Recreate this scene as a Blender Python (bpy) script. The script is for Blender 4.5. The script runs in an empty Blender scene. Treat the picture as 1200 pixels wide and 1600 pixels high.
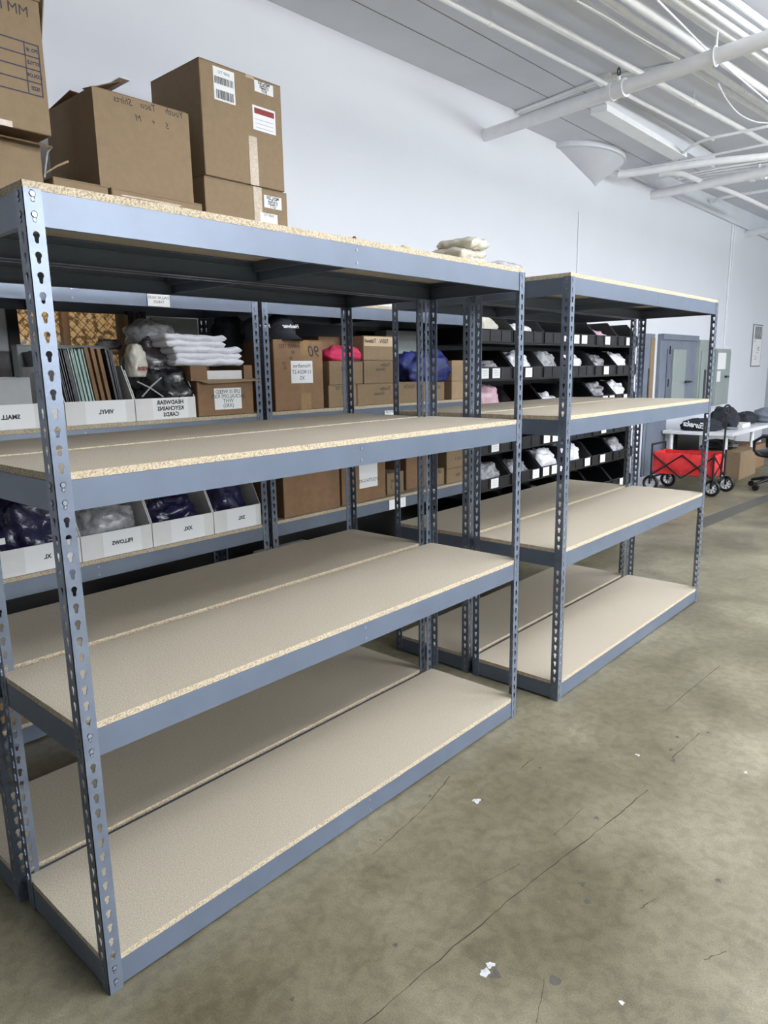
import bpy, math, random
from mathutils import Vector, noise, geometry
random.seed(7)
S = bpy.context.scene
COL = S.collection

# ---------------------------------------------------------------- camera
CP = Vector((1.48268, -0.62967, 1.47047))
PITCH, YAW, ROLL, FPX = 0.196197, 0.731185, -0.017567, 1110.35
FW = Vector((-math.sin(YAW)*math.cos(PITCH), math.cos(YAW)*math.cos(PITCH), -math.sin(PITCH)))
_r = FW.cross(Vector((0, 0, 1))).normalized(); _u = _r.cross(FW)
RT = math.cos(ROLL)*_r + math.sin(ROLL)*_u
UP = -math.sin(ROLL)*_r + math.cos(ROLL)*_u
cam = bpy.data.objects.new('camera', bpy.data.cameras.new('camera')); COL.objects.link(cam)
cam.data.sensor_fit = 'VERTICAL'; cam.data.sensor_height = 24; cam.data.sensor_width = 18
cam.data.lens = FPX/1600*24; cam.data.clip_start = .02
from mathutils import Matrix
cam.matrix_world = Matrix(((RT.x, UP.x, -FW.x, CP.x), (RT.y, UP.y, -FW.y, CP.y), (RT.z, UP.z, -FW.z, CP.z), (0, 0, 0, 1)))
S.camera = cam

def hit(px, py, ax, v):
    """where the sight line of a measured image point meets the plane axis=v of the room"""
    d = FW + RT*(px-600)/FPX - UP*(py-800)/FPX
    return CP + d*((v-CP[ax])/d[ax])

# ---------------------------------------------------------------- world, lamps, exposure
W = bpy.data.worlds.new('world'); S.world = W; W.use_nodes = True
bg = W.node_tree.nodes['Background']; bg.inputs[0].default_value = (.86, .92, 1.0, 1); bg.inputs[1].default_value = .14
S.view_settings.view_transform = 'Standard'; S.view_settings.look = 'None'
S.view_settings.exposure = -0.2; S.view_settings.gamma = 1; S.view_settings.use_curve_mapping = False

def area(name, loc, sx, sy, power, rot=(0, 0, 0), col=(1, .98, .95)):
    l = bpy.data.lights.new(name, 'AREA'); l.shape = 'RECTANGLE'; l.size = sx; l.size_y = sy; l.energy = power; l.color = col
    o = bpy.data.objects.new(name, l); COL.objects.link(o); o.location = loc; o.rotation_euler = rot
    return o
LC = (.96, .98, 1.0)
for lx, ly, pd, pu in ((2.3, 1.7, 54, 300), (2.3, 5.4, 50, 300), (2.3, 9.1, 36, 150), (5.4, 3.2, 110, 260), (5.4, 8.0, 80, 220), (8.6, 2.6, 170, 200), (8.6, 7.0, 120, 160)):  # outermost pair is unseen, added to light the trays from the side
    area('strip_light_down', (lx, ly, 3.02), .35, 2.8, pd, (0, 0, 0), LC)      # hanging strip lamps right of the racks: lower tube
    area('ceiling_fill_light', (lx, ly, 3.06), .35, 2.8, pu, (math.pi, 0, 0), LC)  # unseen upward fill, added above them to brighten the ceiling
area('window_daylight', (6.5, 11.5, 1.9), 2.2, 2.2, 110, (math.radians(90), 0, math.radians(75)), (.86, .93, 1))
area('high_fill_light', (9.5, 3.6, 2.65), 7.0, 1.2, 620, (math.radians(90), 0, math.radians(90)), (.88, .94, 1))  # unseen fill lamp, added high up to brighten wall and trays
area('yard_daylight', (-2.55, .9, 3.0), .6, 2.0, 34, (0, math.radians(20), 0), (1, .93, .8))

# ---------------------------------------------------------------- materials
def lin(c):
    return tuple(((x/255)/12.92 if x/255 <= .04045 else ((x/255+.055)/1.055)**2.4) for x in c)
MATS = {}
def mat(name, rgb, rough=.5, metal=0, var=0, vscale=6, bump=0, bscale=60, rgb2=None, rscale=None, alpha=1, coat=0, spec=.5, ramp=(.35, .65), detail=4, stretch=None):
    m = bpy.data.materials.new(name); m.use_nodes = True; N = m.node_tree.nodes; L = m.node_tree.links
    b = N['Principled BSDF']; c = lin(rgb)
    b.inputs['Base Color'].default_value = (*c, 1); b.inputs['Roughness'].default_value = rough
    b.inputs['Metallic'].default_value = metal; b.inputs['Alpha'].default_value = alpha
    b.inputs['Coat Weight'].default_value = coat; b.inputs['Coat Roughness'].default_value = .15
    b.inputs['Specular IOR Level'].default_value = spec
    tc = N.new('ShaderNodeTexCoord'); out = tc.outputs['Object']
    if stretch:
        mp = N.new('ShaderNodeMapping'); mp.inputs['Scale'].default_value = stretch; L.new(out, mp.inputs[0]); out = mp.outputs[0]
    if var or rgb2:
        n = N.new('ShaderNodeTexNoise'); n.inputs['Scale'].default_value = vscale; n.inputs['Detail'].default_value = detail
        L.new(out, n.inputs[0])
        r = N.new('ShaderNodeValToRGB'); r.color_ramp.elements[0].position = ramp[0]; r.color_ramp.elements[1].position = ramp[1]
        c2 = lin(rgb2) if rgb2 else tuple(min(1, x*(1+var)) for x in c)
        c1 = c if rgb2 else tuple(x*(1-var) for x in c)
        r.color_ramp.elements[0].color = (*c1, 1); r.color_ramp.elements[1].color = (*c2, 1)
        L.new(n.outputs[0], r.inputs[0]); L.new(r.outputs[0], b.inputs['Base Color'])
    if bump:
        n = N.new('ShaderNodeTexNoise'); n.inputs['Scale'].default_value = bscale; n.inputs['Detail'].default_value = 5
        L.new(out, n.inputs[0]); bp = N.new('ShaderNodeBump'); bp.inputs['Strength'].default_value = bump; bp.inputs['Distance'].default_value = .01
        L.new(n.outputs[0], bp.inputs['Height']); L.new(bp.outputs[0], b.inputs['Normal'])
    MATS[name] = m
    return m
paint = mat('grey rack paint', (96, 106, 122), .34, .25, .05, 9, .03, 300, spec=.6)
zinc = mat('grey post paint', (106, 115, 130), .32, .35, .10, 14, .05, 260, spec=.6)
beamback = mat('dark grey rack paint', (84, 90, 99), .4, .2, .06, 9, .03, 300)
rivet = mat('rivet metal', (138, 144, 154), .3, .6)
boardm = mat('particle board face', (136, 126, 109), .75, 0, 0, 300, .05, 300, rgb2=(190, 180, 162), ramp=(.24, .68), detail=6)
edgem = mat('particle board edge', (148, 130, 106), .85, 0, 0, 230, .4, 220, rgb2=(198, 184, 158), ramp=(.34, .56), detail=3)
wallm = mat('white wall paint', (228, 230, 236), .42, 0, .012, 1.3, .05, 40)
ceilm = mat('ceiling paint', (216, 219, 226), .7, 0, .03, 2.2, .12, 30)
pipem = mat('white pipe paint', (244, 245, 247), .4, 0, .03, 12, .08, 90)
linem = mat('form line grey', (150, 151, 152), .9)
card = mat('cardboard', (138, 117, 90), .85, 0, .05, 30, .06, 160)
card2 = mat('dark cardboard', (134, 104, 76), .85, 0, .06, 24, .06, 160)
card3 = mat('light cardboard', (166, 142, 112), .85, 0, .05, 30, .06, 160)
cardin = mat('cardboard inside', (112, 86, 60), .9, 0, .06, 30)
cardedge = mat('corrugated edge', (190, 165, 130), .9, 0, .2, 300)
tape = mat('clear packing tape', (176, 156, 130), .16, 0, .12, 90, .3, 120, coat=.6)
brtape = mat('brown packing tape', (146, 116, 72), .22, 0, .08, 60, .2, 120, coat=.4)
white = mat('white cardboard', (228, 227, 224), .7, 0, .02, 20, .05, 120)
whitein = mat('white board dull', (176, 178, 178), .8, 0, .03, 30)
paper = mat('white paper', (240, 240, 240), .6)
ink = mat('black ink', (38, 34, 34), .6)
blue_ink = mat('dark blue ink', (36, 38, 62), .6)
red_ink = mat('dark red print', (132, 34, 34), .6)
greyink = mat('grey print', (120, 124, 130), .6)
blackp = mat('black plastic', (20, 20, 22), .32, 0, .2, 20, .04, 200)
binp = mat('black bin plastic', (11, 11, 13), .36, 0, .2, 8, .05, 160)
binrim = mat('bin rim worn black', (44, 45, 52), .22, 0, .3, 60)
whites = mat('white cotton', (240, 240, 246), .8, 0, .03, 30, .4, 40)
clearbag = mat('clear plastic wrap', (196, 196, 200), .12, 0, .35, 26, .8, 34, alpha=.5, coat=.5, spec=.8)
smoke = mat('smoky plastic wrap', (70, 66, 68), .14, 0, .6, 34, .9, 34, alpha=.85, coat=.6, spec=.8)
blackbag = mat('black wrapped goods', (24, 23, 27), .2, 0, .5, 30, .9, 36, coat=.6)
navy = mat('navy cloth in plastic', (32, 30, 66), .28, 0, .3, 20, .8, 26, coat=.35)
royal = mat('royal blue cloth', (38, 48, 116), .5, 0, .3, 20, .7, 22, coat=.2)
pinkbag = mat('pale pink garments in plastic', (204, 168, 178), .3, 0, .12, 26, .8, 30, coat=.3)
whitebag = mat('white garments in plastic', (220, 220, 224), .25, 0, .1, 30, .8, 34, coat=.3)
greybag = mat('grey garments in plastic', (128, 126, 130), .25, 0, .4, 30, .9, 40, coat=.3)
tanbag = mat('cream garments in plastic', (206, 200, 184), .25, 0, .1, 30, .8, 34, coat=.4)
pink = mat('hot pink cloth', (206, 52, 92), .8, 0, .08, 20, .5, 40)
darksl = mat('dark sleeve', (40, 34, 42), .3, 0, .3, 50)
mintsl = mat('mint sleeve', (170, 196, 186), .4, 0, .06, 40)
denim = mat('black denim cap cloth', (34, 38, 46), .8, 0, .25, 120, .3, 300)
greyp = mat('light grey board', (158, 164, 162), .7, 0, .04, 18)
metalg = mat('grey cabinet paint', (112, 120, 134), .4, .1, .07, 5, .05, 60)
metalg2 = mat('grey green cabinet paint', (146, 156, 152), .4, .1, .04, 5, .05, 60)
redf = mat('red canvas', (206, 44, 46), .7, 0, .14, 16, .5, 30)
blackm = mat('black metal', (22, 22, 24), .35, .2)
wheelw = mat('grey wheel hub', (196, 198, 204), .4)
tablew = mat('white table laminate', (238, 239, 242), .3)
greycl = mat('grey cloth', (118, 124, 136), .9, 0, .08, 20, .3, 60)
stucco = mat('tan wall outside', (112, 84, 50), .9, 0, 0, 24, .5, 60, rgb2=(226, 192, 138), ramp=(.42, .52), detail=8)
darkw = mat('dark window frame', (30, 28, 28), .5)
leafm = mat('olive green cloth', (92, 98, 48), .8, 0, .3, 40, .6, 40)
gl = bpy.data.materials.new('window glass'); gl.use_nodes = True
_b = gl.node_tree.nodes['Principled BSDF']; _b.inputs['Alpha'].default_value = .12; _b.inputs['Roughness'].default_value = .05

# concrete floor
def concrete():
    m = bpy.data.materials.new('stained concrete'); m.use_nodes = True; N = m.node_tree.nodes; L = m.node_tree.links; b = N['Principled BSDF']
    tc = N.new('ShaderNodeTexCoord')
    def nz(s, d, r0, r1, c0, c1, dist=0, st=None):
        o = tc.outputs['Object']
        if st:
            mp = N.new('ShaderNodeMapping'); mp.inputs['Scale'].default_value = st; L.new(o, mp.inputs[0]); o = mp.outputs[0]
        n = N.new('ShaderNodeTexNoise'); n.inputs['Scale'].default_value = s; n.inputs['Detail'].default_value = d; n.inputs['Distortion'].default_value = dist
        L.new(o, n.inputs[0]); r = N.new('ShaderNodeValToRGB'); e = r.color_ramp.elements
        e[0].position = r0; e[1].position = r1; e[0].color = (*c0, 1); e[1].color = (*c1, 1); L.new(n.outputs[0], r.inputs[0]); return r, n
    a, _ = nz(1.5, 7, .34, .68, lin((96, 90, 71)), lin((134, 128, 108)), .4)
    g, _ = nz(230, 4, .3, .7, (.70, .70, .70), (1.14, 1.14, 1.14))
    h, _ = nz(26, 10, .36, .60, (.82, .81, .78), (1.06, 1.06, 1.05), .5)
    s, _ = nz(4.2, 9, .30, .46, (.84, .83, .80), (1, 1, 1), .8)
    t, _ = nz(11, 8, .28, .44, (.8, .79, .77), (1, 1, 1), .6, (1, .45, 1))
    def mul(x, y):
        k = N.new('ShaderNodeMix'); k.data_type = 'RGBA'; k.blend_type = 'MULTIPLY'; k.inputs[0].default_value = 1
        L.new(x, k.inputs[6]); L.new(y, k.inputs[7]); return k.outputs[2]
    o = mul(mul(mul(mul(a.outputs[0], g.outputs[0]), h.outputs[0]), s.outputs[0]), t.outputs[0]); L.new(o, b.inputs['Base Color'])
    r, n = nz(3, 6, .3, .7, (.30,)*3, (.55,)*3); L.new(r.outputs[0], b.inputs['Roughness'])
    bp = N.new('ShaderNodeBump'); bp.inputs['Strength'].default_value = .05; bp.inputs['Distance'].default_value = .002
    _, n2 = nz(60, 6, 0, 1, (0, 0, 0), (1, 1, 1)); L.new(n2.outputs[0], bp.inputs['Height']); L.new(bp.outputs[0], b.inputs['Normal'])
    return m
floorm = concrete()
stainm = mat('dark floor stain', (76, 74, 68), .6, 0, .1, 60)
crackm = mat('floor crack', (62, 56, 42), .9)
chipm = mat('white paint chip on floor', (190, 192, 196), .7, 0, .15, 60)

# ---------------------------------------------------------------- mesh builder
class M:
    def __init__(s): s.v = []; s.f = []; s.m = []; s.sm = []
    def add(s, vs, fs, mi=0, smooth=False):
        o = len(s.v); s.v += [Vector(v) for v in vs]
        for f in fs: s.f.append([i+o for i in f]); s.m.append(mi); s.sm.append(smooth)
        return s
    def box(s, x0, x1, y0, y1, z0, z1, mi=0, b=0):
        if x0 > x1: x0, x1 = x1, x0
        if y0 > y1: y0, y1 = y1, y0
        if b <= 0:
            v = [(x, y, z) for x in (x0, x1) for y in (y0, y1) for z in (z0, z1)]
            return s.add(v, [(0, 1, 3, 2), (4, 6, 7, 5), (0, 4, 5, 1), (2, 3, 7, 6), (0, 2, 6, 4), (1, 5, 7, 3)], mi)
        # chamfered box: 24 verts
        c = [(x0, x1), (y0, y1), (z0, z1)]; vs = []; idx = {}
        for i in (0, 1):
            for j in (0, 1):
                for k in (0, 1):
                    p = [c[0][i], c[1][j], c[2][k]]; sg = (1-2*i, 1-2*j, 1-2*k)
                    for a in range(3):
                        q = [p[t] + (sg[t]*b if t != a else 0) for t in range(3)]
                        idx[(i, j, k, a)] = len(vs); vs.append(q)
        fs = []
        for a in range(3):
            o = [t for t in range(3) if t != a]
            for sd in (0, 1):
                loop = []
                for (p, q) in ((0, 0), (1, 0), (1, 1), (0, 1)):
                    k = [0, 0, 0]; k[a] = sd; k[o[0]] = p; k[o[1]] = q; loop.append(idx[(*k, a)])
                fs.append(loop)
        for a in range(3):          # edges along a
            o = [t for t in range(3) if t != a]
            for p in (0, 1):
                for q in (0, 1):
                    k0 = [0]*3; k1 = [0]*3; k0[a] = 0; k1[a] = 1
                    for kk in (k0, k1): kk[o[0]] = p; kk[o[1]] = q
                    fs.append([idx[(*k0, o[0])], idx[(*k1, o[0])], idx[(*k1, o[1])], idx[(*k0, o[1])]])
        for i in (0, 1):
            for j in (0, 1):
                for k in (0, 1): fs.append([idx[(i, j, k, 0)], idx[(i, j, k, 1)], idx[(i, j, k, 2)]])
        return s.add(vs, fs, mi)
    def hexa(s, p, mi=0):   # 4 bottom + 4 top points
        return s.add(p, [(0, 3, 2, 1), (4, 5, 6, 7), (0, 1, 5, 4), (1, 2, 6, 5), (2, 3, 7, 6), (3, 0, 4, 7)], mi)
    def slab(s, a, b, c, d, t, mi=0):  # quad a b c d thickened by t along its normal
        a, b, c, d = map(Vector, (a, b, c, d)); n = (b-a).cross(d-a).normalized()*t
        return s.hexa([a, b, c, d, a+n, b+n, c+n, d+n], mi)
    def quad(s, a, b, c, d, mi=0): return s.add([a, b, c, d], [(0, 1, 2, 3)], mi)
    def prism(s, pts, vec, mi=0):
        n = len(pts); vec = Vector(vec); a = [Vector(p) for p in pts]
        return s.add(a+[p+vec for p in a], [list(range(n))[::-1], list(range(n, 2*n))]+[(i, (i+1) % n, n+(i+1) % n, n+i) for i in range(n)], mi)
    def tube(s, pts, r, n=12, mi=0, closed=False, cap=True):
        pts = [Vector(p) for p in pts]; K = len(pts); rr = r if isinstance(r, (list, tuple)) else [r]*K
        vs = []; pu = None
        for i, p in enumerate(pts):
            if closed: t = pts[(i+1) % K]-pts[i-1]
            else: t = pts[min(i+1, K-1)]-pts[max(i-1, 0)]
            t.normalize()
            if pu is None: pu = t.orthogonal().normalized()
            pu = (pu - t*pu.dot(t)).normalized(); w = t.cross(pu)
            for k in range(n):
                a = 2*math.pi*k/n; vs.append(p+(pu*math.cos(a)+w*math.sin(a))*rr[i])
        fs = []
        for i in range(K if closed else K-1):
            j = (i+1) % K
            for k in range(n): fs.append((i*n+k, i*n+(k+1) % n, j*n+(k+1) % n, j*n+k))
        s.add(vs, fs, mi, True)
        if cap and not closed: s.add(vs[:n], [list(range(n))[::-1]], mi); s.add(vs[-n:], [list(range(n))], mi)
        return s
    def cyl(s, a, b, r, n=16, mi=0): return s.tube([a, b], r, n, mi)
    def text(s, txt, size, at, xd, yd, mi=0, th=0, ital=0):
        """letters laid out in the plane spanned by xd, yd, centred on at"""
        c = bpy.data.curves.new('t', 'FONT'); c.body = txt; c.size = size; c.align_x = 'CENTER'; c.align_y = 'CENTER'; c.resolution_u = 2
        c.shear = ital
        if th: c.offset = th
        o = bpy.data.objects.new('t', c); COL.objects.link(o); bpy.context.view_layer.update()
        me = bpy.data.meshes.new_from_object(o); at = Vector(at); xd = Vector(xd).normalized(); yd = Vector(yd).normalized()
        s.add([at+xd*v.co.x+yd*v.co.y for v in me.vertices], [list(p.vertices) for p in me.polygons], mi)
        bpy.data.objects.remove(o); bpy.data.curves.remove(c); bpy.data.meshes.remove(me)
        return s
    def mesh(s, name, mats, origin=(0, 0, 0)):
        me = bpy.data.meshes.new(name); o = Vector(origin)
        me.from_pydata([tuple(v-o) for v in s.v], [], s.f)
        for x in (mats if isinstance(mats, (list, tuple)) else [mats]): me.materials.append(x)
        for i, p in enumerate(me.polygons): p.material_index = s.m[i]; p.use_smooth = s.sm[i]
        me.update(); return me
    def build(s, name, mats, parent=None, world=True, kind=None, label=None, at=(0, 0, 0)):
        og = Vector(at)
        if parent is not None and world:
            p = parent; og = Vector((0, 0, 0))
            while p is not None: og += p.location; p = p.parent
        ob = bpy.data.objects.new(name, s.mesh(name, mats, og)); COL.objects.link(ob)
        if parent is not None: ob.parent = parent
        else: ob.location = og
        if kind: ob['kind'] = kind
        if label: ob['label'] = label
        return ob

def thing(name, label, cat, loc=(0, 0, 0), rz=0, group=None):
    o = bpy.data.objects.new(name, None); COL.objects.link(o); o.empty_display_size = .05
    o.location = loc; o.rotation_euler = (0, 0, rz); o['label'] = label; o['category'] = cat
    if group: o['group'] = group
    return o
def tag(o, label, cat, group=None):
    o['label'] = label; o['category'] = cat
    if group: o['group'] = group
    return o
def copy_tree(o, parent=None):
    c = o.copy(); COL.objects.link(c); c.parent = parent
    for ch in list(o.children): copy_tree(ch, c)
    return c
MX = (0, -1, 0); UPZ = (0, 0, 1)      # the lettering in the place reads right to left

# ---------------------------------------------------------------- room shell
XW = -2.10
_a = hit(416, 0, 0, XW); _b2 = hit(800, 170, 0, XW)
KC = (_b2.z-_a.z)/(_b2.y-_a.y)
def cz(y): return _a.z + KC*(y-_a.y)
YEND = hit(1197, 600, 0, XW).y
f = M().box(XW-.2, 12, -5, 20, -.1, 0, 0)
def fpt(px, py, z=.0007):
    p = hit(px, py, 2, 0); return Vector((p.x, p.y, z))
def crack(pts, w, mi=1):
    for a, b in zip(pts, pts[1:]):
        a, b = fpt(*a), fpt(*b); n = 6; d = (b-a); o = Vector((-d.y, d.x, 0)).normalized()
        ps = []
        for i in range(n+1):
            j = random.uniform(-1, 1)*w*.8 if 0 < i < n else 0
            ww = w*random.uniform(.3, 1.0); c = a+d*i/n+o*j; ps.append((c-o*ww/2, c+o*ww/2))
        for i in range(n): f.quad(ps[i][0], ps[i+1][0], ps[i+1][1], ps[i][1], mi)
def spot(px, py, r, mi, jag=.25, sx=1):
    c = fpt(px, py, .0008+random.random()*.0003); n = 18; ps = []
    for i in range(n):
        a = 2*math.pi*i/n; q = r*(1+jag*1.6*noise.noise(Vector((math.cos(a)*1.3+px, math.sin(a)*1.3+py, 0)))+jag*.5*math.sin(3*a+px)); ps.append(c+Vector((math.cos(a)*q*sx, math.sin(a)*q, 0)))
    f.add(ps, [list(range(n))], mi)
crack([(568, 1600), (640, 1540), (770, 1428), (830, 1378), (900, 1325), (960, 1278), (1012, 1235)], .0045)
crack([(1050, 1185), (1092, 1146)], .004); crack([(581, 1336), (640, 1285), (672, 1252), (703, 1213)], .0035)
crack([(838, 1598), (850, 1530)], .003); crack([(726, 1395), (812, 1350)], .002); crack([(865, 1305), (912, 1262)], .003)
crack([(1100, 1500), (1135, 1487)], .003); crack([(1000, 1420), (1024, 1405)], .003); crack([(810, 1204), (834, 1184)], .003)
crack([(1040, 1110), (1125, 1040)], .003); crack([(880, 1090), (960, 1020)], .0025)
for px, py, r, mi, j, sx in ((867, 1532, .014, 2, .2, 1.1), (917, 1409, .010, 2, .08, 1), (909, 1382, .010, 2, .4, 1), (905, 1362, .007, 2, .3, 1),
        (932, 1278, .008, 2, .2, 1), (1058, 1152, .008, 2, .1, 1), (1106, 1145, .007, 2, .1, 1), (1048, 1172, .007, 2, .2, 1), (1052, 1188, .013, 2, .5, .6),
        (1122, 1376, .008, 2, .3, 1), (1003, 1392, .004, 2, .3, 1), (844, 1200, .005, 2, .3, 1), (618, 1477, .006, 2, .5, 1), (456, 1562, .006, 2, .4, 1),
        (745, 1252, .013, 3, .6, 1), (758, 1520, .015, 3, .4, .8), (766, 1508, .010, 3, .5, 1), (997, 1180, .007, 3, .6, 1), (1165, 1207, .008, 3, .6, .6),
        (972, 1567, .006, 3, .5, 1), (752, 1250, .005, 2, .5, 1), (774, 1522, .012, 2, .4, .9), (672, 1244, .006, 2, .5, 1), (595, 1313, .004, 2, .5, 1)):
    spot(px, py, r, mi, j, sx)
_p = [fpt(1090, 812), fpt(1200, 772), fpt(1200, 783), fpt(1100, 825)]
f.add(_p, [(0, 1, 2, 3)], 2)
fl = f.build('floor', [floorm, crackm, stainm, chipm], kind='structure')

# window opening in the left wall behind the stock racks
wy0, wy1 = hit(14, 540, 0, XW).y, hit(212, 540, 0, XW).y
wz0, wz1 = 1.10, hit(120, 474, 0, XW).z+.12
w = M()
w.box(XW-.12, XW, -5, wy0, 0, 4.2); w.box(XW-.12, XW, wy1, YEND, 0, 4.2)
w.box(XW-.12, XW, wy0, wy1, 0, wz0); w.box(XW-.12, XW, wy0, wy1, wz1, 4.2)
w.build('wall_left', [wallm], kind='structure')
w = M().box(XW-.6, 9, YEND+2.2, YEND+2.32, 0, 4.4); w.build('wall_far', [wallm], kind='structure')
w = M().box(XW-2.2, XW-.12, YEND-.12, YEND, 0, 4.4); w.build('wall_recess', [metalg], kind='structure')
# ceiling: slab with a lower drop panel round the column head
r1 = hit(1062, 250, 2, hit(845, 211, 0, XW).z-.06); RX = r1.x-.07
DP0, DP1 = hit(812, 186, 0, XW).y, hit(1006, 273, 0, XW).y
zdp = hit(845, 211, 0, XW).z
c = M()
c.hexa([(XW-.12, -5, cz(-5)), (12, -5, cz(-5)), (12, 20, cz(20)), (XW-.12, 20, cz(20)),
        (XW-.12, -5, cz(-5)+.15), (12, -5, cz(-5)+.15), (12, 20, cz(20)+.15), (XW-.12, 20, cz(20)+.15)], 0)
c.box(XW, RX+.14, DP0, DP1, zdp, cz(DP0)+.03)
for xx in (XW+.35, XW+.62, XW+1.45, XW+2.3, XW+3.1):       # board marks left by the formwork
    c.hexa([(xx, -2, cz(-2)-.0025), (xx+.006, -2, cz(-2)-.0025), (xx+.006, DP0, cz(DP0)-.0025), (xx, DP0, cz(DP0)-.0025), (xx, -2, cz(-2)+.02), (xx+.006, -2, cz(-2)+.02), (xx+.006, DP0, cz(DP0)+.02), (xx, DP0, cz(DP0)+.02)], 1)
    c.box(xx, xx+.005, DP0, DP1, zdp-.002, zdp+.01, 1) if xx < XW+.7 else None
c.build('ceiling', [ceilm, linem], kind='structure')
# low ribs under the slab
# raised strip box on drop panel
tag(M().box(RX, RX+.14, DP0+.05, r1.y, zdp-.05, zdp).build('ceiling_box', [pipem], at=((RX, DP0, zdp))), 'long flat white painted box running along the ceiling beside the column head', 'duct')
# column head (half cone) on the wall
ca, cb = hit(869, 223, 0, XW), hit(930, 290, 0, XW)
ccy = hit(913, 240, 0, XW).y; cr = ccy-ca.y; zt = zdp
m = M(); n = 28
prof = [(cr, zt), (cr, zt-.05), (cr-.045, zt-.05), (.05, cb.z+.02), (.02, cb.z)]
rings = []
for rr, z in prof:
    cc = cb.y+(ccy-cb.y)*rr/cr; rings.append([(XW+.62*rr*math.sin(math.pi*k/n), cc-rr*math.cos(math.pi*k/n), z) for k in range(n+1)])
vs = [p for q in rings for p in q]; fs = []
for i in range(len(prof)-1):
    for k in range(n): fs.append((i*(n+1)+k, i*(n+1)+k+1, (i+1)*(n+1)+k+1, (i+1)*(n+1)+k))
m.add(vs, fs, 0, False); m.build('trim_1', [ceilm], kind='structure')
m = M().box(XW, XW+.04, ccy+.3, YEND, cz(7.5)-.17, cz(7.5)+.2); m.build('trim_2', [ceilm], kind='structure')

# window
m = M()
t = .05
for a in ((wy0, wy0+t, wz0, wz1), (wy1-t, wy1, wz0, wz1), (wy0+t, wy1-t, wz0, wz0+t), (wy0+t, wy1-t, wz1-t, wz1)):
    m.box(XW-.10, XW+.01, a[0], a[1], a[2], a[3])
wn = m.build('window_1', [darkw], kind='structure')
zz = wz0+.4
g = M().box(XW-.07, XW-.065, wy0+t, wy1-t, wz0+t, wz1-t).build('pane', [gl], wn)
# yard beyond: tan wall and chain link fence
M().box(XW-1.5, XW-1.4, -3, 5, 0, 3.6).build('wall_yard', [stucco], kind='structure')
fe = thing('chain_link_fence', 'chain link fence with brown rails outside the window behind the stock rack', 'fence', (XW-.7, 1, 0))
m = M()
for zz in (1.35, 1.62, 1.95): m.cyl((XW-.7, -.4, zz), (XW-.7, 3, zz), .022, 8)
m.build('rail', [card2], fe)
m = M()
for yy in (.55, 1.35, 2.1): m.cyl((XW-.7, yy, 0), (XW-.7, yy, 2.2), .03, 8)
m.build('post', [card2], fe)
m = M(); k = -.4
while k < 2.6:
    m.cyl((XW-.68, k, 1.0), (XW-.68, k+1.1, 2.1), .0022, 4); m.cyl((XW-.68, k+1.1, 1.0), (XW-.68, k, 2.1), .0022, 4); k += .055
ml = m.build('mesh', [mat('fence wire', (86, 72, 52), .5)], fe)

# ---------------------------------------------------------------- rivet racks
H = 1.829; PIT = .0381; NH = 48
def zrow(k): return H-.0145-k*PIT
def post_mesh():
    m = M(); w = .037; t = .002; hp = PIT/2
    hole = []
    for i in range(9):                      # round top
        a = math.radians(-52+284*i/8); hole.append((.0069*math.cos(a), .0048+.0069*math.sin(a)))
    for i in range(5):                      # narrow slot below
        a = math.radians(180+180*i/4); hole.append((.0039*math.cos(a), -.0075+.0039*math.sin(a)))
    # outline of a cell, then triangles between outline and hole
    out = [(-w/2, -hp), (w/2, -hp), (w/2, hp), (-w/2, hp)]
    polys = [[Vector((x, y, 0)) for x, y in out], [Vector((x, y, 0)) for x, y in hole][::-1]]
    tri = geometry.tessellate_polygon(polys); flat = out+hole[::-1]; nh = len(hole)
    for leg in (0, 1):
        for k in range(NH):
            zc = zrow(k)
            P = []
            for d in (0, t):
                for (u, v) in flat:
                    z = zc+v
                    if k == NH-1 and v == -hp: z = 0
                    if k == 0 and v == hp: z = H
                    uu = u+w/2
                    P.append((uu, d, z) if leg == 0 else (d, uu, z))
            n = len(flat); fs = [tuple(x) for x in tri]+[tuple(y+n for y in x[::-1]) for x in tri]
            for i in range(nh):
                a, b = 4+i, 4+(i+1) % nh; fs.append((a, b, b+n, a+n))
            fs += [(1, 2, 2+n, 1+n), (0, 3, 3+n, n)]
            if k == 0: fs.append((2, 3, 3+n, 2+n))
            m.add(P, fs)
    return m.mesh('post', [zinc])
POST = post_mesh()
def beam_mb(L, hole=True, y0=.0025):
    """beam along +y, outer face at x=0 looking to -x... inner side +x; z measured from beam top"""
    m = M(); h = .066; t = .0018
    m.box(0, t, y0, L-y0, -h, 0); m.box(t, .016, y0, L-y0, -h, -h+t); m.box(t, .014, y0, L-y0, -.0018, 0)
    m.box(t, .010, y0, L-y0, -.020, -.0185)
    for yy in (.0185, L-.0185):
        for zr in (-.012, -.012-PIT):
            m.cyl((-.0042, yy, zr+.0045), (0.001, yy, zr+.0045), .005, 12, 1); m.cyl((-.0035, yy, zr-.006), (0.001, yy, zr-.006), .0032, 10, 1)
    if L > 1:
        for zr in (-.014, -.05): m.cyl((-.0018, L/2, zr), (0.001, L/2, zr), .0042, 10, 1)
    return m
BM = {}
def beam_mesh(L):
    if L not in BM: BM[L] = beam_mb(L).mesh('beam', [paint, rivet])
    return BM[L]
def linked(name, me, parent, loc, rz=0):
    o = bpy.data.objects.new(name, me); COL.objects.link(o); o.parent = parent; o.location = loc; o.rotation_euler = (0, 0, rz); return o
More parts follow.
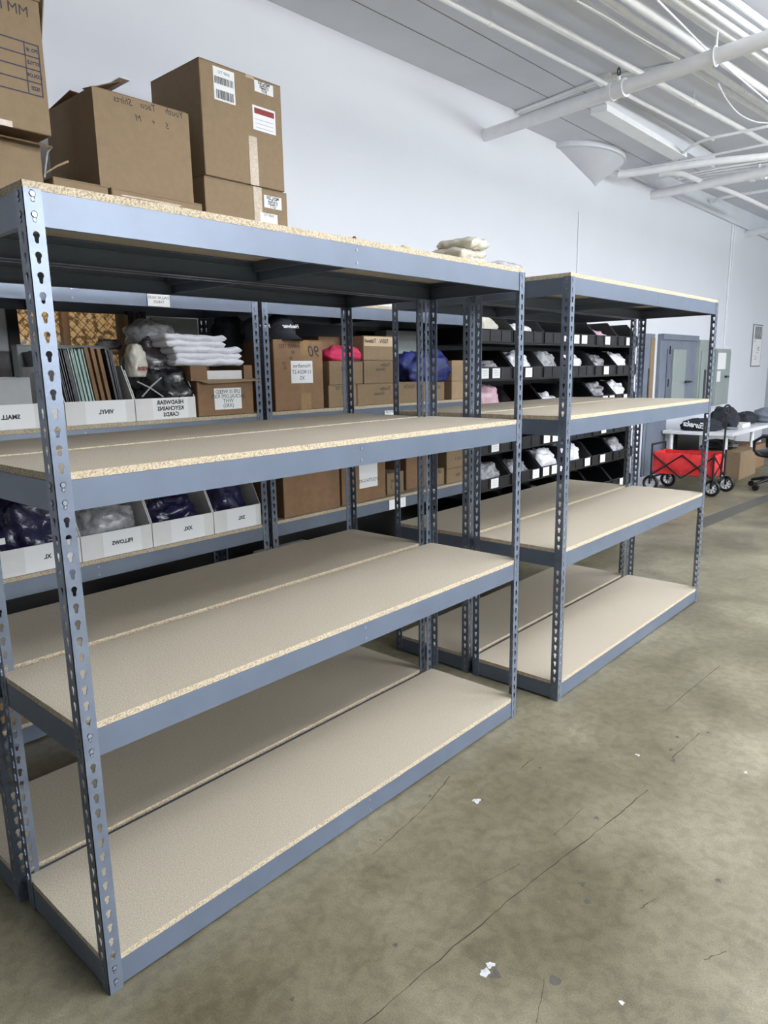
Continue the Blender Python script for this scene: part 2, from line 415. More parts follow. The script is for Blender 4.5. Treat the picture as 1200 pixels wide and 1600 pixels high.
def board_mesh(D, L):
    m = M(); e = .0032; z0, z1 = .0006, .0168; x0, x1, y0, y1 = -D+e, -e, e, L-e
    v = [(x0, y0, z0), (x1, y0, z0), (x1, y1, z0), (x0, y1, z0), (x0, y0, z1), (x1, y0, z1), (x1, y1, z1), (x0, y1, z1)]
    m.add(v, [(0, 3, 2, 1), (4, 5, 6, 7)], 0); m.add(v, [(0, 1, 5, 4), (1, 2, 6, 5), (2, 3, 7, 6), (3, 0, 4, 7)], 1)
    return m.mesh('shelf_board', [boardm, edgem])
LEV = (0, 15, 30, 46)
ZB = [zrow(k)+.012 for k in LEV]; ZT = [z+.0170 for z in ZB]
def rack(x, y, D, L, label, group, rz=0, levels=LEV):
    R = thing('storage_rack', label, 'rack', (x, y, 0), rz, group)
    linked('post', POST, R, (0, 0, 0), math.pi/2); linked('post', POST, R, (0, L, 0), math.pi)
    linked('post', POST, R, (-D, L, 0), -math.pi/2); linked('post', POST, R, (-D, 0, 0), 0)
    bd = board_mesh(D, L); g = .0024
    for k in levels:
        z = zrow(k)+.012
        linked('beam', beam_mesh(L), R, (-g, L, z), math.pi)
        linked('beam', beam_mesh(L), R, (-D+g, 0, z), 0)
        linked('beam', beam_mesh(D), R, (0, g, z), math.pi/2)
        linked('beam', beam_mesh(D), R, (-D, L-g, z), -math.pi/2)
        linked('shelf_board', bd, R, (0, 0, z))
        cs = M().box(-D+.006, -.006, L/2-.02, L/2+.02, -.03, -.0022).box(-D+.006, -.006, L/2-.002, L/2+.002, -.06, -.03)
        b = cs.build('support_bar', [paint], R, world=False); b.location = (0, 0, z)
    return R
D = .461; G = .027; LA = 1.855; LB = 1.83; XB = .074; YB = 2.083
GR = 'grey rivet racks in the aisle'
rack(0, 0, D, LA, 'nearest grey steel rivet rack with four empty particle board shelves', GR)
rack(-D-G, -.015, D, LA, 'grey steel rack standing back to back behind the nearest rack, cardboard dust free empty shelves'.replace(', cardboard dust free', ', with'), GR)
rack(XB, YB, D, LB, 'farther grey steel rivet rack in front row, past the gap, shelves empty', GR)
rack(XB-D-G, YB, D, LB, 'grey steel rack back to back behind the farther empty rack', GR)
XC = -1.39; YC = 1.681
RL = rack(XC, YC-.012-1.855, D, 1.855, 'grey rack at the wall holding white trays of wrapped clothes and cardboard boxes', 'grey racks along the wall')
RR = rack(XC, YC+.012, D, 1.855, 'grey rack at the wall holding brown boxes and a blue bag, near the black bins', 'grey racks along the wall')
ZC0, ZC1, ZC2, ZC3 = ZT
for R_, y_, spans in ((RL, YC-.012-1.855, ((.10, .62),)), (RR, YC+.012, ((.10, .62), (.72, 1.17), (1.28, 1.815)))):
    for a_, b_ in spans: M().box(XC-D-.012, XC-D-.004, y_+.01, y_+1.845, a_, b_).build('dark_backing', [blackm], R_)  # black sheets added behind the wall racks, standing in for wall shade

def paper_label(root, x, y0, y1, z0, z1, lines, name='label', m0=paper, inkm=ink, sz=None, extra=None, th=0):
    """paper on a +x face at x; lines of lettering, mirrored as in the place"""
    m = M().box(x+.0002, x+.001, y0, y1, z0, z1, 0); n = len(lines)
    for i, l in enumerate(lines):
        h = (z1-z0)/(n+.6); s = sz or h*.95
        m.text(l, s, (x+.0014, (y0+y1)/2, z1-h*(i+.8)), MX, UPZ, 1, th)
    if extra: extra(m)
    return m.build(name, [m0, inkm, greyink, red_ink], root)
def sq(px, py, x): p = hit(px, py, 0, x); return p.y, p.z

def carton(label, x, y0, y1, z0, z1, depth, mt=card, group=None, tapes=((.5, .05, 0, 1),), cat='box', tm=tape, name='cardboard_box', lean=0):
    """closed carton, front (+x) face at x"""
    R = thing(name, label, cat, (x-depth/2, (y0+y1)/2, z0), 0, group)
    m = M().box(x-depth, x, y0, y1, z0, z1-.004, 0, .003); m.build('body', [mt], R)
    m = M(); mid = x-depth/2
    m.box(x-depth+.001, mid-.0015, y0+.001, y1-.001, z1-.0038, z1, 0); m.box(mid+.0015, x-.001, y0+.001, y1-.001, z1-.0038, z1, 0)
    m.build('top_flap', [mt], R)
    w = y1-y0; h = z1-z0
    for c0, tw, a, b in tapes:
        yc = y0+w*c0; m = M().box(x, x+.0006, yc-tw/2, yc+tw/2, z0+h*a, z0+h*b, 0)
        m.build('tape', [tm], R)
    return R
def scrawl(root, txt, size, x, y, z, m_=ink, ital=.2, th=0):
    return M().text(txt, size, (x+.0012, y, z), MX, UPZ, 0, th, ital).build('handwriting', [m_], root)

# --- boxes on top of the wall rack
xf = XC-.02
zt0 = ZC0
y0 = hit(310, 88, 0, xf).y; y1 = hit(438, 128, 0, xf).y; zt = hit(310, 88, 0, xf).z; zm = hit(440, 300, 0, xf).z; d = .40
R = carton('tall brown shipping carton stacked highest beside bare wall, with red and white packing slip', xf, y0, y1, zm+.003, zt, d, card, None, ((.60, .05, 0, .45), (.60, .05, .97, 1)))
def lab(R, x, a, b, lines, **k):
    (ya, za), (yb, zb) = sq(*a, x), sq(*b, x)
    return paper_label(R, x, ya, yb, min(za, zb), max(za, zb), lines, **k)
def bars(y0, y1, z0, z1, x):
    def g(m):
        y = y0
        while y < y1:
            w_ = random.choice((.0015, .003, .004)); m.box(x+.0012, x+.0015, y, min(y+w_, y1), z0, z1, 1); y += w_+random.choice((.0015, .003))
    return g
ya, za = sq(332, 102, xf); yb, zb = sq(368, 165, xf)
def ex(m):
    bars(ya+.012, yb-.008, zb+.008, zb+.045, xf)(m); bars(ya+.005, yb-.006, (za+zb)/2+.0, (za+zb)/2+.03, xf)(m)
paper_label(R, xf, ya, yb, zb, za, ['SHIP TO', '', '', '', ''], sz=.018, extra=ex)
lab(R, xf, (397, 124), (427, 152), ['MEN TEE', '72 PCS', '5 SIZES', 'QTY', 'LOT'], sz=.018, th=.0004)
ya, za = sq(394, 163, xf); yb, zb = sq(431, 212, xf)
def ex(m):
    m.box(xf+.0012, xf+.0016, ya+.01, yb-.008, za-.035, za-.01, 3)
    for i in range(4): m.box(xf+.0012, xf+.0015, ya+.015, yb-.015, za-.06-.018*i, za-.0585-.018*i, 2)
paper_label(R, xf, ya, yb, zb, za, [], extra=ex, name='packing_slip')
R = carton('brown carton with two small white labels under the tallest carton', xf, y0-.01, y1+.012, zt0+.0005, zm-.002, d+.01, card, None, ((.62, .05, 0, 1),))
lab(R, xf, (412, 304), (440, 329), ['MEN TEE', '72 PCS', '5 SIZES', 'QTY'], sz=.02, th=.0004)
lab(R, xf, (406, 331), (434, 352), ['SHIP TO', '', ''], sz=.018)
# two low cartons, the open youth box on them
zl = hit(160, 289, 0, xf+.03).z
ya, yb = max(hit(70, 280, 0, xf+.03).y, sq(66, 260, xf+.03)[0]+.036), hit(169, 296, 0, xf+.03).y
carton('low brown carton left of the pair under the open tall box', xf+.03, ya, yb, zt0+.0005, zl-.002, .4, card, 'low cartons under the open box', ())
yc, yd = hit(174, 296, 0, xf+.03).y, hit(316, 322, 0, xf+.03).y
carton('low brown carton right of the pair, shiny torn tape on its front', xf+.03, yc, yd, zt0+.0005, zl-.002, .4, card, 'low cartons under the open box', ((.42, .28, .93, .945), (.60, .10, .55, .93)))
y0, z1 = sq(143, 134, xf); y1, _z = sq(294, 178, xf); z1 = (z1+_z)/2; dd = .42
R = thing('open_cardboard_box', 'open brown box with raised flaps and handwriting, beside the tall carton on the wall rack', 'box', (xf-dd/2, (y0+y1)/2, zl))
m = M(); t = .004; zb = zl
m.box(xf-dd, xf, y0, y1, zb, zb+t); m.box(xf-t, xf, y0, y1, zb+t, z1); m.box(xf-dd, xf-dd+t, y0, y1, zb+t, z1)
m.box(xf-dd+t, xf-t, y0, y0+t, zb+t, z1); m.box(xf-dd+t, xf-t, y1-t, y1, zb+t, z1)
m.build('body', [card], R)
m = M()
m.slab((xf-t, y0+.01, z1), (xf-t, y1-.01, z1), (xf-.19, y1-.03, z1+.035), (xf-.19, y0+.06, z1+.05), t)
m.build('flap', [cardin], R)
m = M().slab((xf-dd, y0, z1), (xf-dd, y1, z1), (xf-dd+.16, y1-.02, z1+.04), (xf-dd+.16, y0+.04, z1+.06), t); m.build('flap', [cardin], R)
m = M().slab((xf-.02, y0, z1), (xf-dd+.02, y0, z1), (xf-dd+.05, y0+.16, z1+.075), (xf-.05, y0+.16, z1+.075), t); m.build('flap', [cardin], R)
m = M().slab((xf-.05, y0+.155, z1+.083), (xf-.05, y0+.20, z1+.083), (xf-.30, y0+.20, z1+.083), (xf-.30, y0+.155, z1+.083), .003); m.build('folded_flap_edge', [paper], R)
p = sq(232, 170, xf); [scrawl(R, t_, .036, xf, p[0]+o_, p[1]+o_*.03+.006) for t_, o_ in (('Youth', .125), ('Taco', .0), ('Shirts', -.115))]
p = sq(240, 187, xf); [scrawl(R, t_, .034, xf, p[0]+o_-.01, p[1]-.012) for t_, o_ in (('S', .075), ('+', .01), ('M', -.06))]
# left stack, cut by the picture edge
x2 = xf+.06
yR, zb = sq(81, 213, x2); zb = hit(81, 213, 0, x2).z; zt = hit(79, 10, 0, x2).z
R = thing('printed_cardboard_box', 'big brown box printed with a dark blue order table, topmost at the left edge', 'box', (x2-.2, yR-.25, zb))
m = M().box(x2-.36, x2, yR-.62, yR, zb, zt, 0, .003); m.build('body', [card], R)
m = M().slab((x2, yR-.6, zt), (x2, yR, zt), (x2+.05, yR+.07, zt+.11), (x2+.05, yR-.6, zt+.11), .004); m.build('top_flap', [card2], R)
m = M().slab((x2-.01, yR, zt-.12), (x2-.2, yR, zt-.12), (x2-.2, yR+.035, zt+.1), (x2-.01, yR+.035, zt+.1), .004); m.build('top_flap', [card], R)
m = M().box(x2, x2+.0006, yR-.6, yR-.14, zb-.0, zb+.02); m.build('tape', [tape], R)
m = M(); ta = [sq(0, 55, x2), sq(61, 73, x2), sq(67, 152, x2), sq(0, 131, x2)]
tz1, tz0 = sq(61, 73, x2)[1], sq(67, 152, x2)[1]; ty1 = sq(64, 110, x2)[0]; ty0 = yR-.6; tys = sq(41, 105, x2)[0]; h = (tz1-tz0)/4
for i in range(5): m.box(x2+.0004, x2+.001, ty0, ty1, tz1-h*i-.0022, tz1-h*i+.0022)
m.box(x2+.0004, x2+.001, ty1-.0045, ty1, tz0, tz1); m.box(x2+.0004, x2+.001, tys-.0018, tys+.0018, tz0, tz1)
for i, s_ in enumerate(('PO. #', 'STYLE', 'COLOR', 'SIZE')): m.text(s_, .0165, (x2+.001, (tys+ty1)/2, tz1-h*(i+.5)), MX, UPZ, 0, .0008)
m.build('printed_table', [blue_ink], R)
p = sq(36, 18, x2); scrawl(R, 'MM PLAIN', .048, x2, p[0]-.09, p[1], ital=0)
zq = zb-.004; yq = sq(66, 260, x2-.03)[0]
R = carton('brown box with a torn flap under the printed box at the left edge', x2-.03, yR-.63, yq, zt0+.0005, zq-.02, .36, card, None, ())
m = M().slab((x2-.03, yR-.6, zq-.02), (x2-.03, yq, zq-.02), (x2+.01, yq+.03, zq-.035), (x2+.01, yR-.6, zq-.03), .004); m.build('top_flap', [cardin], R)
m = M().tube([(x2-.03, yq+.004, zq-.14), (x2-.03, yq+.012, zq-.10), (x2-.02, yq+.02, zq-.05), (x2, yq+.03, zq-.032)], .004, 6); m.build('torn_edge', [whitein], R)
p = hit(72, 270, 0, x2-.02); q = hit(107, 252, 0, x2+.03)
m = M().tube([p, p.lerp(q, .5)+Vector((0, 0, .004)), q], [.003, .0035, .005], 6); m.build('torn_strip', [cardedge], R)
# ---------------------------------------------------------------- soft goods
def blob(c, size, seed, amp=.22, freq=2.6, nu=40, nv=22, flat=True, fold=0):
    """crumpled bag, resting on z=c.z"""
    m = M(); vs = []; sx, sy, sz = size; off = Vector((seed*7.3, seed*3.1, seed*1.7))
    for i in range(nv+1):
        th = math.pi*i/nv
        for j in range(nu):
            a = 2*math.pi*j/nu; d_ = Vector((math.sin(th)*math.cos(a), math.sin(th)*math.sin(a), math.cos(th)))
            n1 = noise.noise(d_*freq+off); n2 = 1-2*abs(noise.noise(d_*freq*2.7+off)); n3 = 1-2*abs(noise.noise(d_*freq*6+off))
            r = 1+amp*(n1*1.2+.45*n2+.28*n3-.35)
            q = d_*r; sg = lambda t, e: math.copysign(abs(t)**e, t)
            x, y, z = sg(q.x, .75), sg(q.y, .75), q.z
            z = max(z, -.62+ .0)
            vs.append((c[0]+x*sx/2, c[1]+y*sy/2, c[2]+(z+.62)*sz/1.62))
    fs = []
    for i in range(nv):
        for j in range(nu): fs.append((i*nu+j, i*nu+(j+1) % nu, (i+1)*nu+(j+1) % nu, (i+1)*nu+j))
    return m.add(vs, fs, 0, True)
def bag(name, label, cat, c, size, seed, mt, group=None, **k):
    o = blob(c, size, seed, **k).build(name, [mt], at=c); tag(o, label, cat, group); return o
def blobc(name, label, cat, p, q, xback, z, seed, mt, group=None, top=None, inset=.0, **k):
    pass

# --- trays and boxes on the wall rack, upper shelf
def tray(label, x, y0, y1, z0, hf, hb, depth, lines, group, lsz=.024, name='white_tray'):
    """white open-front cardboard tray: low front, sides rising to the back"""
    R = thing(name, label, 'tray', (x-depth/2, (y0+y1)/2, z0), 0, group); t = .004
    m = M().box(x-depth, x, y0, y1, z0, z0+t); m.box(x-t, x, y0, y1, z0+t, z0+hf); m.box(x-depth, x-depth+t, y0, y1, z0+t, z0+hb)
    for yy in (y0, y1-t):
        pr = [(x-t, yy, z0+t), (x-t, yy, z0+hf), (x-t-(hb-hf)*.55, yy, z0+hb), (x-depth+t, yy, z0+hb), (x-depth+t, yy, z0+t)]
        m.prism(pr, (0, t, 0), 0)
    m.build('body', [white], R)
    m = M(); n = len(lines)
    for i, l in enumerate(lines): m.text(l, lsz, (x+.0012, (y0+y1)/2+.02, z0+hf*.5+(n-1)*.0135-i*.027), MX, UPZ, 1, .0009)
    m.box(x+.0002, x+.0007, (y0+y1)/2-.07, (y0+y1)/2+.11, z0+.003, z0+hf-.002, 0)
    m.build('label', [paper, ink], R)
    return R
xt = XC-.012
def Y(px, py, x=None): return hit(px, py, 0, xt if x is None else x).y
def Z(px, py, x=None): return hit(px, py, 0, xt if x is None else x).z
GT = 'white trays on the wall rack'
b1 = Y(103, 650); b2 = Y(211.5, 640); b3 = Y(307, 640)
hf = Z(250, 622)-ZC1
tray('white open tray marked small at the left edge of the upper shelf', xt, b1-.46, b1-.004, ZC1+.0003, hf, .20, .42, ['SMALL'], GT)
tray('white open tray marked vinyl holding upright dark and mint sleeves', xt, b1, b2-.002, ZC1+.0003, hf, .24, .42, ['VINYL'], GT)
tray('white open tray marked headwear keychains cards, full of wrapped goods', xt, b2+.002, b3-.003, ZC1+.0003, hf, .22, .42, ['HEADWEAR', 'KEYCHAINS', 'CARDS'], GT, .025)
# grey box in small tray
carton('plain grey white box standing in the tray marked small', xt-.03, Y(-40, 600, xt-.03), Y(48, 600, xt-.03), ZC1+.0048, Z(20, 590, xt-.03), .3, whitein, None, ())
# upright sleeves
def sleeves(px0, px1, n, mt, label, group, top, x=xt-.05, dep=.31, tilt=-.045):
    ya, yb = Y(px0, 625, x)+.028, Y(px1, 625, x)+.028; zt_ = Z((px0+px1)/2, top, x); st = (yb-ya)/n; z0 = ZC1+.0048
    for i in range(n):
        a = ya+st*i; w_ = st*.55; dz = random.uniform(-.006, .004); dx = random.uniform(0, .012)
        pr = [(x-dx, a, z0), (x-dx, a+w_, z0), (x-dx, a+w_+tilt, zt_+dz), (x-dx, a+tilt, zt_+dz)]
        o = M().prism(pr, (-dep, 0, 0)).build('record_sleeve' if mt is not card2 else 'cardboard_folder', [mt], at=(x-dep/2, a, z0))
        tag(o, label, 'sleeve' if mt is not card2 else 'folder', group)
sleeves(99, 120, 11, darksl, 'thin dark sleeve in the tightly packed row left of the mint sleeves', 'dark sleeves left of the mint ones', 546)
sleeves(121, 144, 8, mintsl, 'thin mint green sleeve standing upright in the vinyl tray', 'mint sleeves', 546)
sleeves(145, 175, 3, card2, 'brown cardboard folder standing between mint and dark sleeves', 'brown folders', 544)
sleeves(177, 189, 5, darksl, 'thin dark sleeve at the right end of the vinyl tray, right of the brown folders', 'dark sleeves right of the folders', 546)
y_ = Y(163, 610, xt-.045)
# wrapped goods in headwear tray
def gb(name, label, cat, px0, px1, ptop, zbase, x, dep, seed, mt, group=None, **k):
    """bag whose outline spans px0..px1 and reaches ptop, standing on zbase, centred at depth x"""
    ya, yb = hit(px0, (ptop+600)/2, 0, x).y, hit(px1, (ptop+600)/2, 0, x).y; zt_ = hit((px0+px1)/2, ptop, 0, x).z
    return bag(name, label, cat, (x, (ya+yb)/2, zbase), (dep, yb-ya, max(zt_-zbase, .03)), seed, mt, group, **k)
gb('wrapped_cables', 'black coiled goods in clear wrap filling the headwear tray', 'bag', 218, 290, 572, ZC1+.005, xt-.13, .24, 3, blackbag)
gb('headwear_bag', 'smoky plastic bag with cream cap and red lettering piled on the black goods', 'bag', 198, 268, 532, ZC1+.13, xt-.2, .24, 5, smoke)
o = gb('cream_cap', 'cream cap with small red lettering seen through the plastic above the headwear tray', 'cap', 198, 226, 537, ZC1+.19, xt-.10, .09, 8, tanbag, amp=.1)
M().text('KIDS', .022, (o.location.x+.049, o.location.y+.005, o.location.z+.035), MX, UPZ, 0, .001).build('lettering', [red_ink], o)
m = M()
for a, b in (((214, 596), (255, 620)), ((252, 590), (222, 620))): m.tube([hit(*a, 0, xt-.004), hit((a[0]+b[0])/2, (a[1]+b[1])/2-2, 0, xt+.002), hit(*b, 0, xt-.004)], .0035, 6)
tag(m.build('cable_tie', [whitein], at=hit(235, 605, 0, xt)), 'two crossed white ties over the black wrapped goods', 'tie')
# cardboard box with handwritten label, open tray box upon it
xk = XC-.006
bk0, bk1 = Y(309, 620, xk), Y(396, 620, xk); zk = Z(350, 594, xk)
R = carton('brown box with white handwritten note, right of the headwear tray', xk, bk0, bk1, ZC1+.0005, zk, .36, card2, None, ())
def wl(lines, a, b, x, R, **k): return lab(R, x, a, b, lines, **k)
wl(['LFE IS WEED', 'JACKALOPE RXY', 'WHT', '(XRS)'], (334, 607), (378, 638), xk, R, sz=.026)
z2 = zk+.0005; zk2 = Z(350, 571, xk); ya, yb = Y(279, 580, xk-.03), Y(402, 575, xk)
R = thing('open_cardboard_box', 'shallow open brown box with white card inside, stacked on the noted box', 'box', (xk-.18, (bk0+bk1)/2, z2))
m = M().box(xk-.36, xk, bk0-.03, bk1, z2, z2+.004); zf = (z2+zk2)/2
m.box(xk-.004, xk, bk0-.03, bk0+.06, z2+.004, zk2); m.box(xk-.004, xk, bk1-.05, bk1, z2+.004, zk2)
m.box(xk-.36, xk-.356, bk0-.03, bk1, z2+.004, zk2); m.box(xk-.356, xk-.004, bk0-.03, bk0-.026, z2+.004, zk2); m.box(xk-.356, xk-.004, bk1-.004, bk1, z2+.004, zk2)
m.build('body', [card2], R)
m = M().slab((xk, bk0, z2+.002), (xk, bk1+.01, z2+.004), (xk+.05, bk1+.01, z2-.004), (xk+.05, bk0+.03, z2-.012), .003); m.build('flap', [card3], R)
m = M().box(xk-.34, xk-.012, bk0+.065, bk1-.055, z2+.0045, z2+.045); tag(m.build('white_card_stack', [white], at=(xk-.17, (bk0+bk1)/2, z2+.0045)), 'stack of white card lying in the shallow open box', 'card')
# folded white shirts
zs = zk2+.001
def folded(x0, x1, ya, yb, z, th, seed, wob=.006):
    m = M(); nu, nv = 26, 16
    for side in (0, 1):
        vs = []
        for a in range(nu+1):
            for b in range(nv+1):
                u, v = (1-math.cos(math.pi*a/nu))/2, (1-math.cos(math.pi*b/nv))/2
                e1 = min(1, min(u, 1-u)*(yb-ya)/th*1.6); e2 = min(1, min(v, 1-v)*(x1-x0)/th*1.6); e = (1-(1-e1)**2)**.5*(1-(1-e2)**2)**.5
                vs.append((x0+(x1-x0)*v+wob*noise.noise(Vector((u*6, 1, seed))), ya+(yb-ya)*u, z+th*.5+(th*.5*e*(1 if side else -1))+wob*noise.noise(Vector((u*7, v*5, seed*3)))))
        fs = [(a*(nv+1)+b, a*(nv+1)+b+1, (a+1)*(nv+1)+b+1, (a+1)*(nv+1)+b) for a in range(nu) for b in range(nv)]
        m.add(vs, [f_[::-1] if side else f_ for f_ in fs], 0, True)
    return m
for i in range(5):
    ya = bk0-.09+random.uniform(-.012, .012)-(i > 2)*.05; yb = bk1-.04+random.uniform(-.01, .01)-(i > 2)*.10; x0, x1 = xk-.33, xk-.01-random.uniform(0, .012)
    tag(folded(x0, x1, ya, yb, zs, .031, i, .009).build('folded_shirt', [whites], at=((x0+x1)/2, (ya+yb)/2, zs)), 'folded white shirt in the pile above the shallow open box', 'shirt', 'folded white shirts'); zs += .027
bag('clear_plastic_bag', 'clear grey plastic bag peaked over the folded white shirts', 'bag', (xk-.25, bk0-.07, ZC1+.33), (.16, .24, .12), 12, clearbag)
# grey board behind, dark boards
xb_ = XC-D+.05
p0, p1 = hit(236, 500, 0, xb_), hit(312, 560, 0, xb_)
o = M().box(xb_-.012, xb_, p0.y, p1.y, ZC1+.0005, Z(270, 497, xb_)).build('grey_board', [greyp], at=(xb_, (p0.y+p1.y)/2, ZC1)); tag(o, 'large plain grey white board leaning at the back behind the wrapped goods', 'board')
ya, yb = Y(204, 520, xb_), Y(234, 520, xb_)
for i in range(4):
    s_ = (yb-ya)/4; tag(M().box(xb_-.05, xb_-.012, ya+s_*i, ya+s_*(i+.75), ZC1+.0005, Z(220, 492, xb_)+.02*random.random()).build('leaning_board', [darksl], at=(xb_-.03, ya+s_*i, ZC1)), 'narrow black panel standing upright between window and grey board', 'panel', 'black panels by the window')
# dark fabric roll at right back of shelf
bag('dark_cloth_bundle', 'dark patterned cloth bundle in the back corner behind the white shirts', 'cloth', (XC-.33, hit(355, 515, 0, XC-.33).y, ZC1+.30), (.16, .15, .20), 15, denim)
carton('brown box at the back behind the folded white shirts', XC-.375, 1.40, 1.655, ZC1+.0005, Z(385, 535, XC-.375), .07, card2, None, ())
# row of wrapped goods behind the sleeves
carton('long grey carton lying behind the upright sleeves below the window', XC-.385, Y(28, 560, XC-.385), Y(172, 560, XC-.385), ZC1+.0005, Z(130, 545, XC-.385)+.015, .06, greyp, None, ())
bag('wrapped_bundle', 'dark wrapped bundle on the grey carton in front of the window', 'bag', (XC-.42, Y(170, 550, XC-.42), ZC1+.32), (.07, .12, .05), 17, greybag)

# --- second wall rack, upper shelf
x9 = XC-.012
q0, q1 = Y(429, 590, x9), Y(505, 585, x9); z9 = Z(460, 531, x9)
R = carton('large brown carton marked 90 with a white size label, black caps on it', x9, q0, q1, ZC1+.0005, z9, .38, card2, None, ((.62, .07, .78, 1), (.62, .07, 0, .24)), tm=brtape)
wl(['Homefree', '11/4024-27', 'XS'], (454, 564), (489, 598), x9, R, sz=.03)
for s_, px, py, sz in (('90', 491, 550, .085), ('HANES TEES', 452, 541, .026), ('90', 458, 551, .024), ('40 -', 453, 560, .024), ('50', 444, 568, .024), ('30', 446, 575, .024)):
    p = sq(px, py, x9); scrawl(R, s_, sz, x9, p[0], p[1])
def cap(label, c, txt, k=1.0):
    R = thing('baseball_cap', label, 'cap', c); m = M(); n = 20; vs = []; fs = []
    for i in range(9):
        th = math.pi/2*i/8
        for j in range(n):
            a = 2*math.pi*j/n; vs.append((c[0]+.085*k*math.cos(th)*math.cos(a), c[1]+.08*k*math.cos(th)*math.sin(a), c[2]+.03+.105*k*math.sin(th)))
    for i in range(8):
        for j in range(n): fs.append((i*n+j, i*n+(j+1) % n, (i+1)*n+(j+1) % n, (i+1)*n+j))
    m.add(vs, fs, 0, True); m.build('crown', [denim], R)
    m = M(); vs = []; fs = []
    for i in range(5):
        for j in range(13):
            a = math.radians(-80+160*j/12); r = 1+.75*i/4*max(0, math.cos(a))**.6; s2 = i/4
            vs.append((c[0]+.085*k*r*math.cos(a), c[1]+.08*k*(1+.15*s2)*math.sin(a), c[2]+.03-.028*s2+.0-.012*math.sin(a)**2*s2))
    for i in range(4):
        for j in range(12): fs.append((i*13+j, i*13+j+1, (i+1)*13+j+1, (i+1)*13+j))
    m.add(vs, fs, 0, True); m.add([(v[0], v[1], v[2]-.002) for v in vs], [f_[::-1] for f_ in fs], 0, True); m.build('brim', [denim], R)
    M().text(txt, .026, (c[0]+.089*k, c[1], c[2]+.068), MX, UPZ, 0, .001, .3).build('embroidery', [whites], R)
    return R
cap('black cap with pale stitching, right one on the carton marked 90', (x9-.10, Y(456, 510, x9), z9+.0005), 'Headwear', 1.05)
cap('black cap at the left end of the carton marked 90, mostly behind the post', (x9-.12, Y(424, 510, x9)-.02, z9+.0005), 'Headwear', .8)
GSB = 'small brown stock boxes on the wall rack'
def sb(label, pa, pb, x, z0, z1, dep, mt=card3, texts=()):
    R = carton(label, x, Y(pa, (590), x), Y(pb, 590, x), z0, z1, dep, mt, GSB, ())
    for s_, px, py, sz in texts:
        p = sq(px, py, x); scrawl(R, s_, sz, x, p[0], p[1])
    return R
z_a = Z(560, 600, x9); z_b = Z(590, 563, x9); z_c = Z(590, 525, x9)
sb('brown box at the bottom left of the stack, right of the carton marked 90', 513, 557, x9, ZC1+.0005, z_a-.001, .36, card, (('YOUTH TEE', 538, 606, .026), ('XL', 537, 615, .026)))
sb('brown box at the bottom of the stack, under the one with the pale upper band', 558, 618, x9, ZC1+.0005, z_a-.001, .36, card, (('Toddler', 602, 607, .03), ('Onesies', 593, 615, .028)))
sb('brown box holding pink cloth, on the bottom left box', 515, 567.5, x9-.004, z_a, z_b-.004, .34, card, (('YOUTH', 560, 563, .026), ('XL', 536, 576, .034)))
sb('brown box in the middle of the stack, marked by hand, left of the blue bag', 569, 617, x9-.004, z_a, z_b-.001, .34, card, (('Toddler', 602, 570, .028), ('Onesies', 595, 577, .026)))
R = sb('brown box with pale upper band and handwriting, top of the stack', 569, 617, x9-.006, z_b, z_c, .34, card, ())
zz0 = Z(590, 541, x9)
M().box(x9-.006, x9-.0052, Y(570, 530, x9), Y(616, 530, x9), zz0, z_c-.005).build('paper_band', [mat('pale kraft paper', (214, 190, 160), .8)], R)
p = sq(590, 533, x9); scrawl(R, 'TEEN   Tidwell', .034, x9-.004, p[0], p[1])
R = carton('brown box behind the pink cloth, taller than its neighbours', x9-.2, Y(498, 540, x9-.2), Y(546, 540, x9-.2), ZC1+.30, Z(540, 527, x9-.2), .2, card2, None, ()); R['category'] = 'box'
carton('brown box under and behind the pink cloth box', x9-.36, Y(488, 600, x9-.37), Y(540, 600, x9-.37), ZC1+.0005, ZC1+.2995, .045, card2, None, ())
gb('pink_cloth', 'hot pink cloth heaped on the open box right of the carton marked 90', 'cloth', 506, 560, 541, z_b-.004, x9-.08, .14, 21, pink, amp=.15)
sb('long low brown box under the royal blue bag', 618.5, 665, x9, ZC1+.0005, z_a+.001, .28, card, (('E YOUTH', 642, 604, .032),))
sb('low brown box between the blue bag and the right box pair', 666, 694.5, x9, ZC1+.0005, Z(680, 597, x9), .28, card, (('XL', 686, 605, .03),))
gb('blue_bag', 'royal blue crinkled bag heaped between brown boxes on the wall rack', 'bag', 620, 693, 549, z_a+.0016, x9-.12, .26, 23, royal, freq=3.2)
z_d = Z(720, 595, x9)
sb('brown box lower of the pair at the right end of upper shelf', 706, 735.5, x9, ZC1+.0005, z_d-.001, .34, card3, (('12', 727, 603, .026),))
sb('brown box upper of the pair at the right end of upper shelf', 706, 735.5, x9, z_d, Z(720, 563, x9), .34, card3, (('XS', 727, 570, .026),))
xg = x9-.30
carton('grey box at the back behind the royal blue bag', xg, Y(604, 540, xg), Y(657, 540, xg), ZC1+.0005, Z(630, 517, xg), .11, greyp, None, ())
m = M().box(xg+.002, xg+.03, Y(622, 540, xg), Y(660, 540, xg), Z(640, 549, xg)-.02, Z(640, 541, xg)); 
